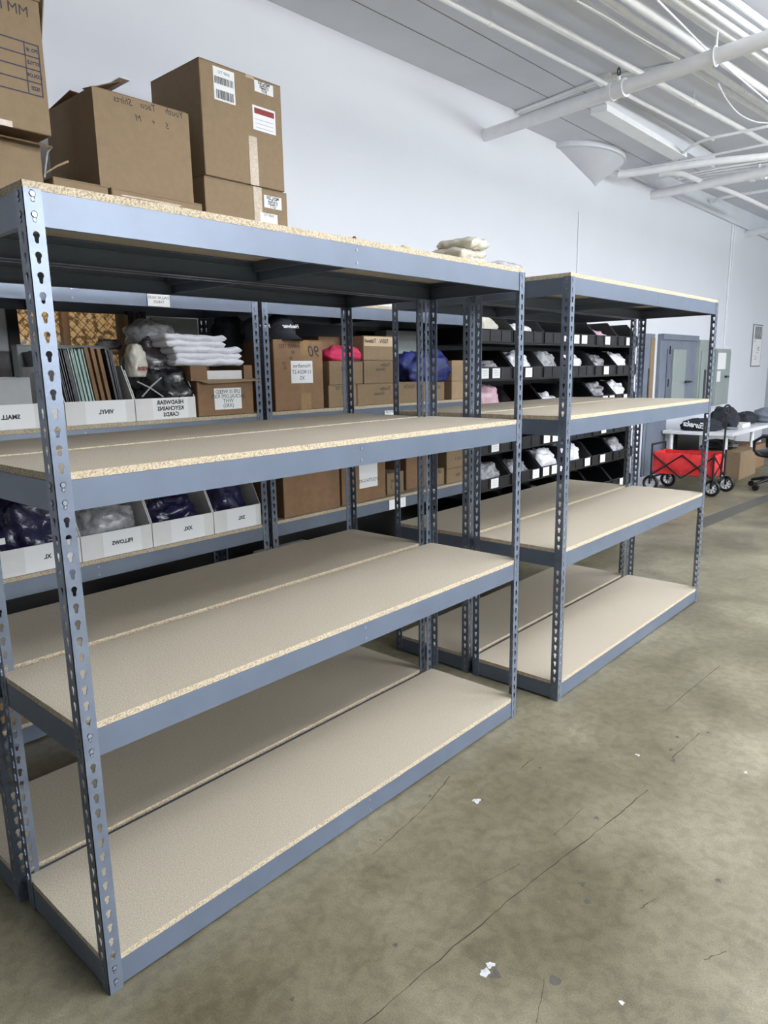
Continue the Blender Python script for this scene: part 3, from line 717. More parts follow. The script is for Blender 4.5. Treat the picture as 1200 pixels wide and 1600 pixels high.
# shelf tags on the beams
for a, b, lv, txt, lbl in (((230, 464), (266, 484), 0, ['DALLAS SALES', 'TABLES'], 'x'), ((601, 639), (620, 652), 1, ['TODDLER'], 'x'), ((608, 785), (634, 802), 2, ['KIDS', '5-12'], 'x')):
    xq = XC+.0008; ya = Y(a[0], a[1], xq); yb = Y(b[0], b[1], xq); zc_ = ZB[lv]-.033
    m = M().box(xq, xq+.0006, ya, yb, ZB[lv]-.064, ZB[lv]-.002 if lv != 1 else ZB[lv]-.02, 0)
    for i, l in enumerate(txt): m.text(l, .016 if lv == 0 else .022, (xq+.001, (ya+yb)/2, zc_+.006-i*.018), MX, UPZ, 1)
    tag(m.build('shelf_tag', [paper, ink], at=(xq, (ya+yb)/2, zc_)), {0: 'white paper tag on the top beam of the left wall rack', 1: 'white paper tag on the upper shelf beam of right wall rack', 2: 'white paper tag on the lower shelf beam of right wall rack'}[lv], 'tag')

# --- wall racks, lower shelf
h3 = Z(280, 817)-Z(280, 853)
c1, c2, c3, c4 = Y(129, 880), Y(239.5, 850), Y(335, 830), Y(408.5, 810)
b0 = Y(3, 890)
tray('white tray marked XL full of navy clothes, left end of the lower shelf', xt, b0, c1-.002, ZC2+.0003, h3, .20, .42, ['XL'], GT)
tray('white tray marked pillows with clear wrapped pillows', xt, c1+.002, c2-.002, ZC2+.0003, h3, .22, .42, ['PILLOWS'], GT)
tray('white tray marked XXL with a shiny navy bag', xt, c2+.002, c3-.002, ZC2+.0003, h3, .22, .42, ['XXL'], GT)
tray('white tray marked 2XL with dark navy clothes, beside the post', xt, c3+.002, c4, ZC2+.0003, h3, .24, .42, ['2XL'], GT)
def fill(name, label, cat, ya, yb, z0, h, seed, mt, x=None, dep=.26, **k):
    x = xt-.16 if x is None else x
    return bag(name, label, cat, (x, (ya+yb)/2, z0), (dep, (yb-ya), h), seed, mt, **k)
fill('navy_clothes_bag', 'large pile of navy clothes in plastic rising from the XL tray', 'bag', b0+.012, c1-.014, ZC2+.005, .30, 31, navy, nu=64, nv=36)
tag(M().box(xt-.03, xt-.029, b0+.0, b0+.035, ZC2+.13, ZC2+.155).build('size_card', [paper], at=(xt-.03, b0, ZC2+.13)), 'small white card stuck to the navy pile in the XL tray', 'card')
fill('wrapped_pillow', 'clear wrapped pillow bulging from the pillows tray', 'pillow', c1+.015, c2-.015, ZC2+.005, .22, 32, clearbag, nu=64, nv=36, amp=.16)
fill('grey_pillow', 'grey pillow inside the clear wrap in the pillows tray', 'pillow', c1+.04, c2-.04, ZC2+.005, .17, 38, greybag, dep=.2, amp=.1)
fill('navy_bag', 'shiny navy plastic bag in the XXL tray', 'bag', c2+.015, c3-.03, ZC2+.005, .20, 33, navy, nu=64, nv=36)
fill('navy_clothes_bag', 'dark navy clothes filling the 2XL tray', 'bag', c3+.015, c4-.03, ZC2+.005, .23, 34, navy)
def lowbox(label, pa, pb, py, ptop, x, dep, mt, texts=(), group=None):
    R = carton(label, x, Y(pa, py, x), Y(pb, py, x), ZC2+.0005, ptop, dep, mt, group, ())
    for s_, px, pz, sz in texts:
        p = sq(px, pz, x); scrawl(R, s_, sz, x, p[0], p[1])
    return R
zh = ZC2+.36
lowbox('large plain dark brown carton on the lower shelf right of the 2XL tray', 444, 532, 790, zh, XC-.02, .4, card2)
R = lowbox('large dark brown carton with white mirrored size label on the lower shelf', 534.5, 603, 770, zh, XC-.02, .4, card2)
(ya, za), (yb, zb_) = sq(561, 735, XC-.02), sq(590, 756, XC-.02)
paper_label(R, XC-.02, ya, yb, zb_-.01, za+.08, ['', '', 'YOUTH-S-XS'], sz=.03)
za_ = Z(618, 740, x9)
lowbox('small brown box marked S between the large cartons and the dark boxes', 605, 631, 760, za_, XC-.05, .3, card, (('XL', 613, 752, .03), ('S', 612, 761, .04)))
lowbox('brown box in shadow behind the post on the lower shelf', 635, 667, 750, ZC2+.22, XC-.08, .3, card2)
z5 = Z(700, 733, x9)
lowbox('brown box marked set, lower shelf left of the right pair', 681, 694.5, 745, z5+.01, XC-.03, .3, card, (('SET', 686, 737, .03),))
sb2 = lambda lbl, z0, z1: carton(lbl, x9, Y(698, 740, x9), Y(736, 735, x9), z0, z1, .34, card, GSB, ())
R = sb2('brown box lower of the pair at right end of the lower shelf', ZC2+.0005, z5-.001); p = sq(716, 741, x9); scrawl(R, 'Med', .03, x9, *p)
R = sb2('brown box upper of the pair at right end of the lower shelf', z5, z5+.15); p = sq(716, 716, x9); scrawl(R, '2XL 3', .03, x9, *p)
# bottom shelf bits glimpsed under the beams
bag('olive_cloth', 'olive green cloth bundle in the dark bottom shelf of the wall rack', 'cloth', (XC-.15, 2.62, ZC3), (.22, .5, .30), 41, leafm)
bag('dark_bundle', 'black bundle on the bottom shelf of the right wall rack, near the bins', 'bag', (XC-.15, 3.25, ZC3), (.25, .4, .30), 42, blackbag)
R = thing('white_storage_box', 'white plastic box glimpsed above the empty shelf edge, bottom of the wall rack', 'box', (XC-.16, 1.98, ZC3))
M().box(XC-.3, XC-.02, 1.80, 2.16, ZC3+.0005, ZC3+.36, 0, .01).build('body', [whitein], R)
M().box(XC-.31, XC-.01, 1.79, 2.17, ZC3+.3605, ZC3+.385, 0, .006).build('lid', [paper], R)
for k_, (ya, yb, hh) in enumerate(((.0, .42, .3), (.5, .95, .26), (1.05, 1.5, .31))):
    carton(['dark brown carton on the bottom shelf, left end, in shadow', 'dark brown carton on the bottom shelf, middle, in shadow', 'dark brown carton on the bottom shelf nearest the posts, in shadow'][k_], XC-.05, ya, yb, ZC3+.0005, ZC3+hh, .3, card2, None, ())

# ---------------------------------------------------------------- stock on top of empty racks
zT = ZT[0]
gb_ = lambda name, label, cat, px0, px1, py0, py1, x, dep, seed, mt, **k: bag(name, label, cat, (x, (hit(px0, py1, 0, x).y+hit(px1, py1, 0, x).y)/2, zT), (dep, hit(px1, py1, 0, x).y-hit(px0, py1, 0, x).y, max(.02, hit((px0+px1)/2, py0, 0, x).z-zT)), seed, mt, **k)
xs = -.36
ya, yb = hit(684, 395, 0, xs).y, hit(757, 400, 0, xs).y; zz_ = zT+.001; lh_ = (hit(722, 378, 0, xs).z-zT-.004)/4
for i in range(4):
    j = (-.02, .02, 0, .03)[i]; o = folded(xs-.10+j, xs+.08+j, ya+j+.05, yb-j*.6-.10, zz_, lh_*1.12, 40+i, .009).build('packed_garment', [tanbag], at=(xs, (ya+yb)/2, zz_)); zz_ += lh_
    tag(o, ['lowest', 'second lowest', 'second highest', 'topmost'][i]+' cream garment in clear plastic, piled on top of the nearest rack', 'garment', 'cream garments on top of the nearest rack')
gb_('packed_garments', 'thin flat clear plastic packet at the far end of the top board', 'garments', 758, 802, 410, 425, -.2, .16, 52, clearbag, amp=.1)
gb_('red_scrap', 'small dark red scrap on the top board of the nearest rack', 'scrap', 545, 556, 372, 380, -.3, .04, 53, mat('dark red', (110, 28, 26), .7))
gb_('yellow_scrap', 'small yellow tan scrap on the top board near the garments', 'scrap', 622, 640, 386, 394, -.3, .06, 54, mat('mustard', (176, 150, 72), .7))
bag('black_tape_roll', 'small black bundle on top of the rack behind the farther rack', 'bundle', (XB-.62, YB+.16, zT), (.08, .09, .055), 55, blackbag)

# ---------------------------------------------------------------- hopper bins
BD, BW, BH, LIP = .36, .438, .205, .082
def bin_meshes():
    m = M(); t = .003; w = BW
    m.box(-BD, 0, -w/2, w/2, 0, t); m.box(-t, 0, -w/2, w/2, t, LIP); m.box(-BD, -BD+t, -w/2, w/2, t, BH)
    for s_ in (-1, 1):
        yy = -w/2 if s_ < 0 else w/2-t
        m.prism([(-t, yy, t), (-t, yy, LIP), (-.115, yy, BH), (-BD+t, yy, BH), (-BD+t, yy, t)], (0, t, 0))
    for yy in (-w/2+.002, -w/6-.004, w/6-.004, w/2-.010): m.box(0, .004, yy, yy+.008, .004, LIP)
    m.box(0, .004, -w/2, w/2, .002, .007)
    a = m.mesh('body', [binp])
    m = M()
    m.box(-.006, .006, -w/2, w/2, LIP, LIP+.005)
    for s_ in (-1, 1):
        yy = s_*(w/2-.003); m.tube([(-.002, yy, LIP+.003), (-.115, yy, BH+.002), (-BD, yy, BH+.002)], .0042, 6)
    b = m.mesh('rim', [binrim])
    return a, b
BA, BB = bin_meshes()
CARD = M().box(.0045, .0055, -.05, .05, .008, .078, 0)
for i in range(3): CARD.box(.0056, .006, -.03+.006*i, .03, .06-.016*i, .062-.016*i, 1)
CARD = CARD.mesh('label_card', [paper, greyink])
xD = XC; y0D = 3.585; PW = .455; rows = [1.70, 1.437, 1.172, .905, .635, .36]
RK = thing('bin_rack', 'black shelving rack full of black hopper bins at the wall', 'rack', (xD-.2, 4.9, 0))
for yy in (y0D-.012, y0D+6*PW):
    for xx in (xD-.04, xD-.42): M().box(xx-.015, xx+.015, yy-.01, yy+.006, 0, 1.83).build('upright', [blackm], RK)
for r_, z in enumerate(rows):
    zb_ = z-LIP/2
    M().box(xD-.42, xD-.01, y0D-.004, y0D+6*PW-.012, zb_-.012, zb_-.0005).build('shelf', [blackm], RK)
M().box(xD-.44, xD-.436, y0D-.02, y0D+6*PW, .1, 1.86).build('dark_backing', [blackm], RK)
M().box(xD-.44, xD-.03, y0D+6*PW+.007, y0D+6*PW+.011, .1, 1.8).build('side_panel', [blackm], RK)
ORD = ['leftmost', 'second from left', 'third from left', 'fourth from left', 'fifth from left', 'rightmost']
RW = ['top row', 'second row', 'third row', 'fourth row', 'fifth row', 'bottom row']
cards = {(0, 1): (-1,), (0, 2): (1,), (0, 3): (-1, 0), (0, 4): (0,), (0, 5): (0,), (1, 0): (-1, 0), (1, 1): (0,), (1, 4): (0,), (2, 4): (0, 1), (2, 5): (0,), (3, 0): (0,), (3, 1): (-1,), (3, 2): (-1, 0), (3, 4): (0,),
         (4, 0): (0,), (4, 1): (1,), (4, 2): (-1, 0, 1), (4, 3): (1,), (4, 4): (0,), (5, 5): (0,), (3, 5): (1,)}
stuff = {(0, 0): (tanbag, 'cream', .15), (0, 1): (whitebag, 'white', .11), (0, 4): (pinkbag, 'pale pink', .10), (1, 0): (greybag, 'grey', .10), (1, 1): (whitebag, 'white', .16), (1, 2): (clearbag, 'clear wrapped', .17),
         (1, 3): (whitebag, 'white', .15), (1, 4): (greybag, 'grey', .15), (1, 5): (whitebag, 'white', .17), (2, 0): (pinkbag, 'pale pink', .19), (2, 2): (whitebag, 'white', .10), (2, 4): (greybag, 'grey', .17), (2, 5): (whitebag, 'white', .17),
         (3, 2): (greybag, 'grey', .12), (4, 0): (clearbag, 'clear wrapped', .15), (4, 1): (greybag, 'grey', .12), (4, 2): (whitebag, 'white', .17), (4, 3): (whitebag, 'white', .19), (4, 5): (greybag, 'grey', .15), (5, 2): (greybag, 'grey', .12)}
for r_ in range(6):
    for c_ in range(6):
        yc = y0D+PW*(c_+.5)-.008; zb_ = rows[r_]-LIP/2; tilt = 0
        B = thing('hopper_bin', 'black hopper bin, %s in the %s of the black bin rack' % (ORD[c_], RW[r_]), 'bin', (xD, yc, zb_), 0, 'black hopper bins')
        for nm, me in (('body', BA), ('rim', BB)): linked(nm, me, B, (0, 0, 0))
        for q in cards.get((r_, c_), ()): linked('label_card', CARD, B, (0, q*BW/3, 0))
        if (r_, c_) in stuff:
            mt, w_, h_ = stuff[(r_, c_)]
            bag('bagged_garments', '%s garments in plastic in the %s bin of the %s' % (w_, ORD[c_], RW[r_]), 'garments', (xD-.17, yc+random.uniform(-.03, .03), zb_+.0035), (.27, BW*random.uniform(.62, .82), h_+.03), 60+r_*7+c_, mt, 'bagged garments in the bins', amp=.24)

# ---------------------------------------------------------------- ceiling pipes
def hang(px, py, dz): 
    p = hit(px, py, 2, 3.4)
    for _ in range(6): p = hit(px, py, 2, cz(p.y)-dz)
    return p
def ext(a, b, k0, k1): return a+(a-b)*k0, b+(b-a)*k1
GP = 'white ceiling conduits'
pipes = [((695, 0), (1114, 218), .016, .07, 'slim white conduit on the ceiling, nearest the wall'),
         ((792, 0), (1200, 224), .022, .08, 'white pipe on the ceiling, second from the wall'),
         ((920, 8), (1200, 183), .018, .08, 'white pipe on the ceiling, third from the wall, cables tied along it'),
         ((948, 0), (1200, 170), .022, .09, 'white pipe on the ceiling, fourth from the wall'),
         ((985, 0), (1200, 145), .028, .12, 'thick white pipe on the ceiling, fifth from the wall'),
         ((1043, 0), (1200, 107), .018, .10, 'white pipe on the ceiling just right of the hanger rod top, sixth from the wall'),
         ((1060, 0), (1200, 97), .021, .13, 'white pipe on the ceiling, seventh from the wall, beside a dark gap'),
         ((1084, 0), (1200, 80), .021, .13, 'white pipe on the ceiling, eighth from the wall'),
         ((1110, 0), (1200, 62), .018, .12, 'white pipe on the ceiling, ninth from the wall'),
         ((1145, 0), (1200, 40), .020, .08, 'white pipe near the top right corner of the ceiling, farthest from wall')]
for a, b, r, dz, lbl in pipes:
    p, q = hang(*a, dz), hang(*b, dz); k_ = (p.y+2.5)/max(q.y-p.y, .3); p, q = ext(p, q, min(k_, 2.2), .0 if b[0] == 1114 else min(2.5, (11-q.y)/(q.y-p.y)))
    R = thing('ceiling_pipe', lbl, 'pipe', p, 0, GP)
    M().cyl(p, q, r, 14).build('tube', [pipem], R)
    for t_ in (.3, .62):
        c_ = p.lerp(q, t_); d_ = (q-p).normalized(); m = M().cyl(c_-d_*.02, c_+d_*.02, r*1.18, 14); m.box(c_.x-.006, c_.x+.006, c_.y-.006, c_.y+.006, c_.z, cz(c_.y)); m.build('clamp', [pipem], R)
# three big round pipes crossing from the left wall
def bigpipe(pa, pb, r, lbl, fits, spr=None):
    a = hit(*pa, 0, XW); b = hit(*pb, 2, a.z); d_ = (b-a).normalized(); e = a+d_*6
    R = thing('sprinkler_pipe', lbl, 'pipe', a, 0, 'large cross pipes')
    M().cyl(a, e, r, 20).build('tube', [pipem], R)
    for t_ in fits:
        c_ = a+d_*t_; M().cyl(c_-d_*.05, c_-d_*.028, r*1.28, 20).cyl(c_+d_*.028, c_+d_*.05, r*1.28, 20).cyl(c_-d_*.028, c_+d_*.028, r*1.12, 20).build('coupling', [pipem], R)
    if spr is not None:
        c_ = a+d_*spr
        s_ = M().cyl(c_, c_+Vector((0, 0, r+.045)), .014, 10, 0).tube([c_+Vector((0, .0, r+.04)), c_+Vector((0, .016, r+.055)), c_+Vector((0, .016, r+.075)), c_+Vector((0, 0, r+.09)), c_+Vector((0, -.016, r+.075)), c_+Vector((0, -.016, r+.055))], .004, 6, 1, True)
        s_.build('sprinkler_head', [pipem, blackm], R, label='dark metal sprinkler head')
    return R, a, d_
R, a, d_ = bigpipe((757, 212), (1200, 60), .047, 'large white sprinkler pipe crossing the ceiling from the wall, nearest one', (), None)
c0 = hit(965, 140, 2, a.z); t0 = (c0-a).length
M().cyl(a+d_*(t0-.06), a+d_*(t0-.035), .06, 20).cyl(a+d_*(t0-.035), a+d_*(t0+.035), .054, 20).cyl(a+d_*(t0+.035), a+d_*(t0+.06), .06, 20).build('coupling', [pipem], R)
c_ = a+d_*t0
M().cyl(c_, c_+Vector((0, 0, .085)), .014, 10, 0).tube([c_+Vector((0, .0, .085)), c_+Vector((0, .018, .10)), c_+Vector((0, .018, .125)), c_+Vector((0, 0, .14)), c_+Vector((0, -.018, .125)), c_+Vector((0, -.018, .10))], .005, 6, 1, True).build('sprinkler_head', [pipem, blackm], R, label='dark metal sprinkler head')
c1_ = hit(1113, 85, 2, a.z); t1 = (c1_-a).length; c_ = a+d_*t1
ring = [c_+Vector((0, 0, 0))+(Vector((0, 1, 0))*math.cos(k*math.pi/8)+Vector((0, 0, 1))*math.sin(k*math.pi/8))*.056 for k in range(16)]
M().tube(ring, .006, 8, 0, True).cyl(c_+Vector((0, 0, .05)), Vector((c_.x, c_.y, cz(c_.y))), .007, 8).build('hanger', [pipem], R)
for dz in (0.0,):
    p = hit(806, 176, 0, XW); q = hit(938, 124, 2, p.z); dd_ = (q-p).normalized()
    R2 = thing('wall_conduit', 'pair of slim white conduits running beside the nearest large pipe', 'conduit', p)
    M().cyl(p, p+dd_*(q-p).length*1.02, .016, 10).cyl(p+Vector((0, .05, 0)), p+Vector((0, .05, 0))+dd_*(q-p).length*1.0, .012, 10).build('tube', [pipem], R2)
    qq = p+dd_*(q-p).length*1.02
    M().box(qq.x-.05, qq.x+.08, qq.y-.05, qq.y+.07, qq.z-.03, cz(qq.y), 0, .004).build('junction_box', [pipem], R2)
    e0 = Vector((qq.x+.08, qq.y+.01, qq.z)); e1 = hit(1096, 92, 2, qq.z)
    M().cyl(e0, e1+ (e1-e0)*.8, .011, 8).build('tube', [pipem], R2)
bigpipe((1018, 305), (1200, 268), .05, 'large white sprinkler pipe crossing from the wall, middle one', (), None)
_a2 = hit(1018, 305, 0, XW); _c = hit(1185, 272, 2, _a2.z); _d = (_c-_a2).normalized()
R = bpy.data.objects[[o.name for o in bpy.data.objects if o.name.startswith('sprinkler_pipe')][-1]]
M().cyl(_c-_d*.08, _c-_d*.04, .066, 18).cyl(_c-_d*.04, _c+_d*.04, .058, 18).cyl(_c+_d*.04, _c+_d*.08, .066, 18).build('coupling', [pipem], R)
M().cyl(_c, _c+Vector((0, 0, .10)), .016, 10, 0).tube([_c+Vector((0, .0, .10)), _c+Vector((0, .022, .12)), _c+Vector((0, .022, .15)), _c+Vector((0, 0, .17)), _c+Vector((0, -.022, .15)), _c+Vector((0, -.022, .12))], .007, 6, 1, True).build('sprinkler_head', [pipem, blackm], R, label='dark metal sprinkler head')
bigpipe((1164, 366), (1200, 359), .045, 'large white sprinkler pipe crossing from the wall, farthest one', (), None)
# conduits leaving the column head toward the right
def poly(px, dz, r, name, label, cat, group=None):
    pts = [hang(x, y, dz) for x, y in px]
    sm = []
    for i in range(len(pts)-1):
        p0 = pts[max(i-1, 0)]; p1 = pts[i]; p2 = pts[i+1]; p3 = pts[min(i+2, len(pts)-1)]
        for k in range(5):
            t_ = k/5; sm.append(.5*((2*p1)+(p2-p0)*t_+(2*p0-5*p1+4*p2-p3)*t_**2+(3*p1-p0-3*p2+p3)*t_**3))
    sm.append(pts[-1]); o = M().tube(sm, r, 10).build(name, [pipem], at=pts[0]); return tag(o, label, cat, group)
poly([(968, 272), (1050, 251), (1062, 243), (1085, 226), (1110, 216), (1150, 208), (1200, 197)], .17, .014, 'bent_conduit', 'thin white conduit bending up over the drop panel from the column head', 'conduit')
poly([(966, 274), (1050, 262), (1120, 252), (1200, 244)], .28, .034, 'straight_conduit', 'thick white conduit leaving the column head to the right', 'conduit')
poly([(968, 268), (1040, 257), (1120, 241), (1200, 225)], .20, .012, 'straight_conduit', 'thin white conduit running just above the thick one from the column head', 'conduit')
poly([(1030, 272), (1062, 271), (1080, 277), (1105, 287), (1150, 303), (1200, 326)], .22, .026, 'bent_conduit', 'white conduit curving behind the middle large pipe and running down right', 'conduit')
poly([(1115, 315), (1125, 310), (1150, 305), (1200, 297)], .10, .02, 'bent_conduit', 'white conduit along the far ceiling, right of the middle pipe end', 'conduit')
for i in range(4):
    poly([(1052+i*8, 277+i*3), (1105, 266+i*4), (1200, 251+i*5)], .16, .009, 'thin_conduit', ['topmost', 'second', 'third', 'lowest'][i]+' of four thin parallel conduits above the middle large pipe', 'conduit', 'thin parallel conduits')
poly([(1096, 92-0), (1107, 80)], .14, .005, 'cable', 'short white cable over the nearest large pipe', 'cable')
poly([(1027, 0), (1067, 40), (1107, 80), (1150, 117), (1200, 159)], .20, .006, 'cable', 'thin white cable hanging diagonally across the ceiling pipes', 'cable')
poly([(1122, 130), (1135, 155), (1155, 178), (1180, 190), (1200, 192)], .15, .005, 'cable', 'thin sagging white cable under the ceiling, right of the nearest pipe', 'cable')
poly([(900, 0), (950, 28), (990, 53), (1035, 78), (1062, 92)], .12, .006, 'cable', 'thin white cable tied beside the third ceiling pipe', 'cable')
# vertical wall conduits
p = hit(1150, 337, 0, XW+.02); q = hit(1140, 420, 0, XW+.02); yv = p.y
def vcon(pt, pb, r, lbl):
    a, b = hit(*pt, 0, XW+r), hit(*pb, 0, XW+r); o = M().cyl((XW+r, a.y, a.z), (XW+r, a.y, b.z), r, 10).build('wall_conduit', [pipem], at=(XW+r, a.y, b.z)); return tag(o, lbl, 'conduit')
vcon((1146, 338), (1128, 544), .012, 'thin white conduit dropping down the wall to the grey breaker panel')
vcon((1150, 334), (1134, 440), .009, 'thinner white conduit beside the one feeding the breaker panel')
vcon((905, 330), (904, 432), .007, 'thin white conduit strip on the wall below the column head')

# ---------------------------------------------------------------- electric cabinets on the far wall
def cabinet(name, label, pl, pr, ptop, zbot, th, mt, inner=None):
    y0, y1 = hit(pl, 580, 0, XW+th).y, hit(pr, 580, 0, XW+th).y; z1 = hit((pl+pr)/2, ptop, 0, XW+th).z
    R = thing(name, label, 'cabinet', (XW, (y0+y1)/2, zbot)); M().box(XW+.002, XW+th, y0, y1, zbot, z1, 0, .004).build('body', [mt], R)
    return R, y0, y1, z1, XW+th
R, y0, y1, z1, xx = cabinet('electrical_cabinet', 'large grey steel cabinet with a pale green centre door on the far wall', 1031, 1086, 523, .82, .05, metalg)
w_ = y1-y0
M().box(xx, xx+.03, y0, y1, z1-.07, z1, 0).build('top_trim', [metalg], R)
M().box(xx, xx+.025, y0+.30*w_, y0+.66*w_, .85, z1-.19, 0, .004).build('door', [metalg2], R)
M().box(xx, xx+.012, y0+.16*w_, y0+.28*w_, .85, z1-.19, 0).build('side_panel', [mat('slate grey paint', (96, 102, 118), .45)], R)
M().cyl((xx+.05, y0+.62*w_, 1.25), (xx+.05, y0+.80*w_, 1.25), .012, 8).box(xx, xx+.06, y0+.70*w_, y0+.74*w_, 1.235, 1.265).build('handle', [blackm], R)
M().box(xx+.012, xx+.022, y0+.20*w_, y0+.215*w_, 1.62, 1.72).box(xx+.012, xx+.022, y0+.20*w_, y0+.215*w_, 1.2, 1.3).build('hinge', [blackm], R)
R, y0, y1, z1, xx = cabinet('breaker_panel', 'narrow grey green breaker panel with dark slot, between cabinet and post', 1091.5, 1110, 531, .82, .06, metalg2)
w_ = y1-y0
M().box(xx, xx+.015, y0+.1*w_, y1-.05, .86, z1-.16, 0, .003).build('door', [metalg2], R)
M().box(xx+.015, xx+.018, y0+.38*w_, y0+.55*w_, .9, z1-.42).build('breaker_slot', [blackm], R)
y0 = hit(1117, 590, 0, XW+.12).y; y1 = hit(1139, 590, 0, XW+.12).y; z1 = hit(1130, 545, 0, XW+.12).z; z0_ = hit(1128, 632, 0, XW+.12).z
R = thing('breaker_panel', 'grey green wall box with paper notes taped on its door, right of post', 'cabinet', (XW, (y0+y1)/2, z0_)); xx = XW+.12
M().box(XW+.002, xx, y0, y1, z0_, z1, 0, .004).build('body', [metalg2], R); w_ = y1-y0; hh = z1-z0_
M().box(xx, xx+.012, y0+.02, y1-.02, z0_+.02, z1-.03, 0, .003).build('door', [metalg2], R)
M().box(xx+.012, xx+.014, y0+.06*w_, y0+.62*w_, z0_+.64*hh, z1-.07*hh).build('paper_note', [paper], R)
M().box(xx+.012, xx+.014, y0+.06*w_, y0+.30*w_, z0_+.42*hh, z0_+.61*hh).build('paper_note', [paper], R)
M().box(xx+.012, xx+.04, y0+.62*w_, y0+.80*w_, z0_+.485*hh, z0_+.52*hh).build('latch', [blackm], R)
R, y0, y1, z1, xx = cabinet('electrical_cabinet', 'worn grey cabinet half hidden behind the far rack posts', 1004, 1021, 521, .82, .04, metalg)
M().box(xx, xx+.004, y0+.5*(y1-y0), y0+.62*(y1-y0), .86, z1-.42).build('dark_slot', [blackm], R)
M().box(xx, xx+.004, y0+.62*(y1-y0), y1, .86, z1-.05).build('worn_strip', [card], R)
# poster
y0, z1 = sq(1178, 508, XW+.01); y1, z0_ = sq(1187, 573, XW+.01); z0_ = hit(1181, 573, 0, XW).z; z1 = hit(1183, 507, 0, XW).z
R = thing('poster', 'narrow framed poster with grey lettered top and sketch, on the far wall', 'poster', (XW, (y0+y1)/2, z0_))
M().box(XW, XW+.012, y0, y1, z0_, z1).build('frame', [greyink], R)
w_ = y1-y0; hh = z1-z0_
m = M().box(XW+.012, XW+.014, y0+.02, y1-.02, z0_+.02, z1-.02, 0).box(XW+.014, XW+.015, y0+.15*w_, y1-.1*w_, z0_+.66*hh, z1-.05*hh, 1).text('JW', .30, (XW+.016, (y0+y1)/2+.02, z0_+.80*hh), (0, 1, 0), UPZ, 2)
for k in range(14):
    a_ = random.uniform(.2, .7); b_ = random.uniform(.16, .5); m.box(XW+.014, XW+.0155, y0+a_*w_, y0+(a_+random.uniform(.04, .2))*w_, z0_+b_*hh, z0_+(b_+.012)*hh, 1)
m.build('print', [paper, greyink, whitein], R)

# ---------------------------------------------------------------- table, wagon, chair and things by them
TY0, TX1, TX0, TZ = 8.86, hit(1146, 676, 1, 8.86).x, hit(1035, 672, 1, 8.86).x, .635
TY1 = 12.0
R = thing('work_table', 'long white work table along the far wall with clothes piled on it', 'table', ((TX0+TX1)/2, 10.4, 0))
M().box(TX0-.0, TX1, TY0, TY1, TZ-.045, TZ, 0, .004).build('table_top', [tablew], R)
for xx, yy in ((TX0+.10, TY0+.06), (TX1-.10, TY0+.06), (TX1-.08, TY0+1.15), (TX1-.08, TY1-.2), (TX0+.1, TY1-.2)):
    M().cyl((xx, yy, 0), (xx, yy, TZ-.045), .026, 16).build('leg', [tablew], R)
bag('black_jacket', 'black jacket with white script lettering lying at the near end of the table', 'jacket', (TX0+.40, TY0+.28, TZ), (.50, .46, .15), 81, denim, amp=.16)
o = bpy.data.objects['black_jacket']
M().text('Eureka', .10, (TX0+.42, TY0-.03, TZ+.085), (-1, 0, .12), (.0, .15, 1), 0, .003, .4).build('lettering', [whites], o)
_t = o.children[0]
bag('black_jacket', 'black hooded jacket heaped beside the post on the table', 'jacket', (TX0+.52, TY0+.80, TZ), (.34, .48, .27), 82, denim, amp=.16)
bag('black_glove_pile', 'black cloth draped on small white boxes on the table, further right', 'cloth', (TX1-.35, TY0+1.7, TZ), (.3, .5, .16), 83, denim)
bag('grey_cloth_pile', 'grey cloth heap at the far right end of the white table', 'cloth', (TX1-.12, TY0+2.3, TZ), (.5, .8, .20), 84, greycl, amp=.12)
tag(M().box(TX1-.30, TX1-.14, TY0+.9, TY0+1.25, TZ+.0005, TZ+.05, 0, .004).build('white_carton', [white], at=(TX1-.2, TY0+1, TZ)), 'small white carton lying on the table behind the wagon handle', 'box')
tag(M().tube([(TX1-.18+.07*math.cos(k*.785), TY0+.55+.09*math.sin(k*.785), TZ+.014) for k in range(8)], .013, 8, 0, True).build('tape_ring', [greyink], at=(TX1-.18, TY0+.55, TZ)), 'small grey ring lying on the white table top', 'tape')
# cartons under the table
p = hit(1153, 751, 2, 0)
R = carton('larger brown carton under the right side of the white table', p.x, 9.2, 9.95, .0, .36, .50, card, None, ())
R = carton('second brown carton under the table further back, right of the white leg', TX1-.12, 10.25, 10.9, .0, .34, .5, card2, None, ())
bag('dark_cloth_pile', 'dark cloth piled on the carton under the white table', 'cloth', (TX1-.35, 9.55, .3605), (.4, .6, .12), 85, blackbag)
# grey locker and dark panel by the wall behind the wagon
R = thing('grey_locker', 'low slate grey wall hatch against the wall left of the white table', 'locker', (XW+.15, 8.3, 0))
ly0, ly1 = hit(1025, 700, 0, XW+.3).y, hit(1046, 700, 0, XW+.3).y
M().box(XW+.002, XW+.022, 8.3, 9.05, 0, .80, 0, .004).build('body', [metalg], R); M().box(XW+.022, XW+.028, 8.36, 8.99, .05, .76).build('door', [metalg], R)
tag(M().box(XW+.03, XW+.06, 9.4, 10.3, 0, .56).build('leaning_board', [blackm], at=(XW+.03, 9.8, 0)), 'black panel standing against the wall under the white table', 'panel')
M().box(XW+.0, XW+.28, 7.9, 8.6, 0, .075).build('trim_3', [wallm], kind='structure')
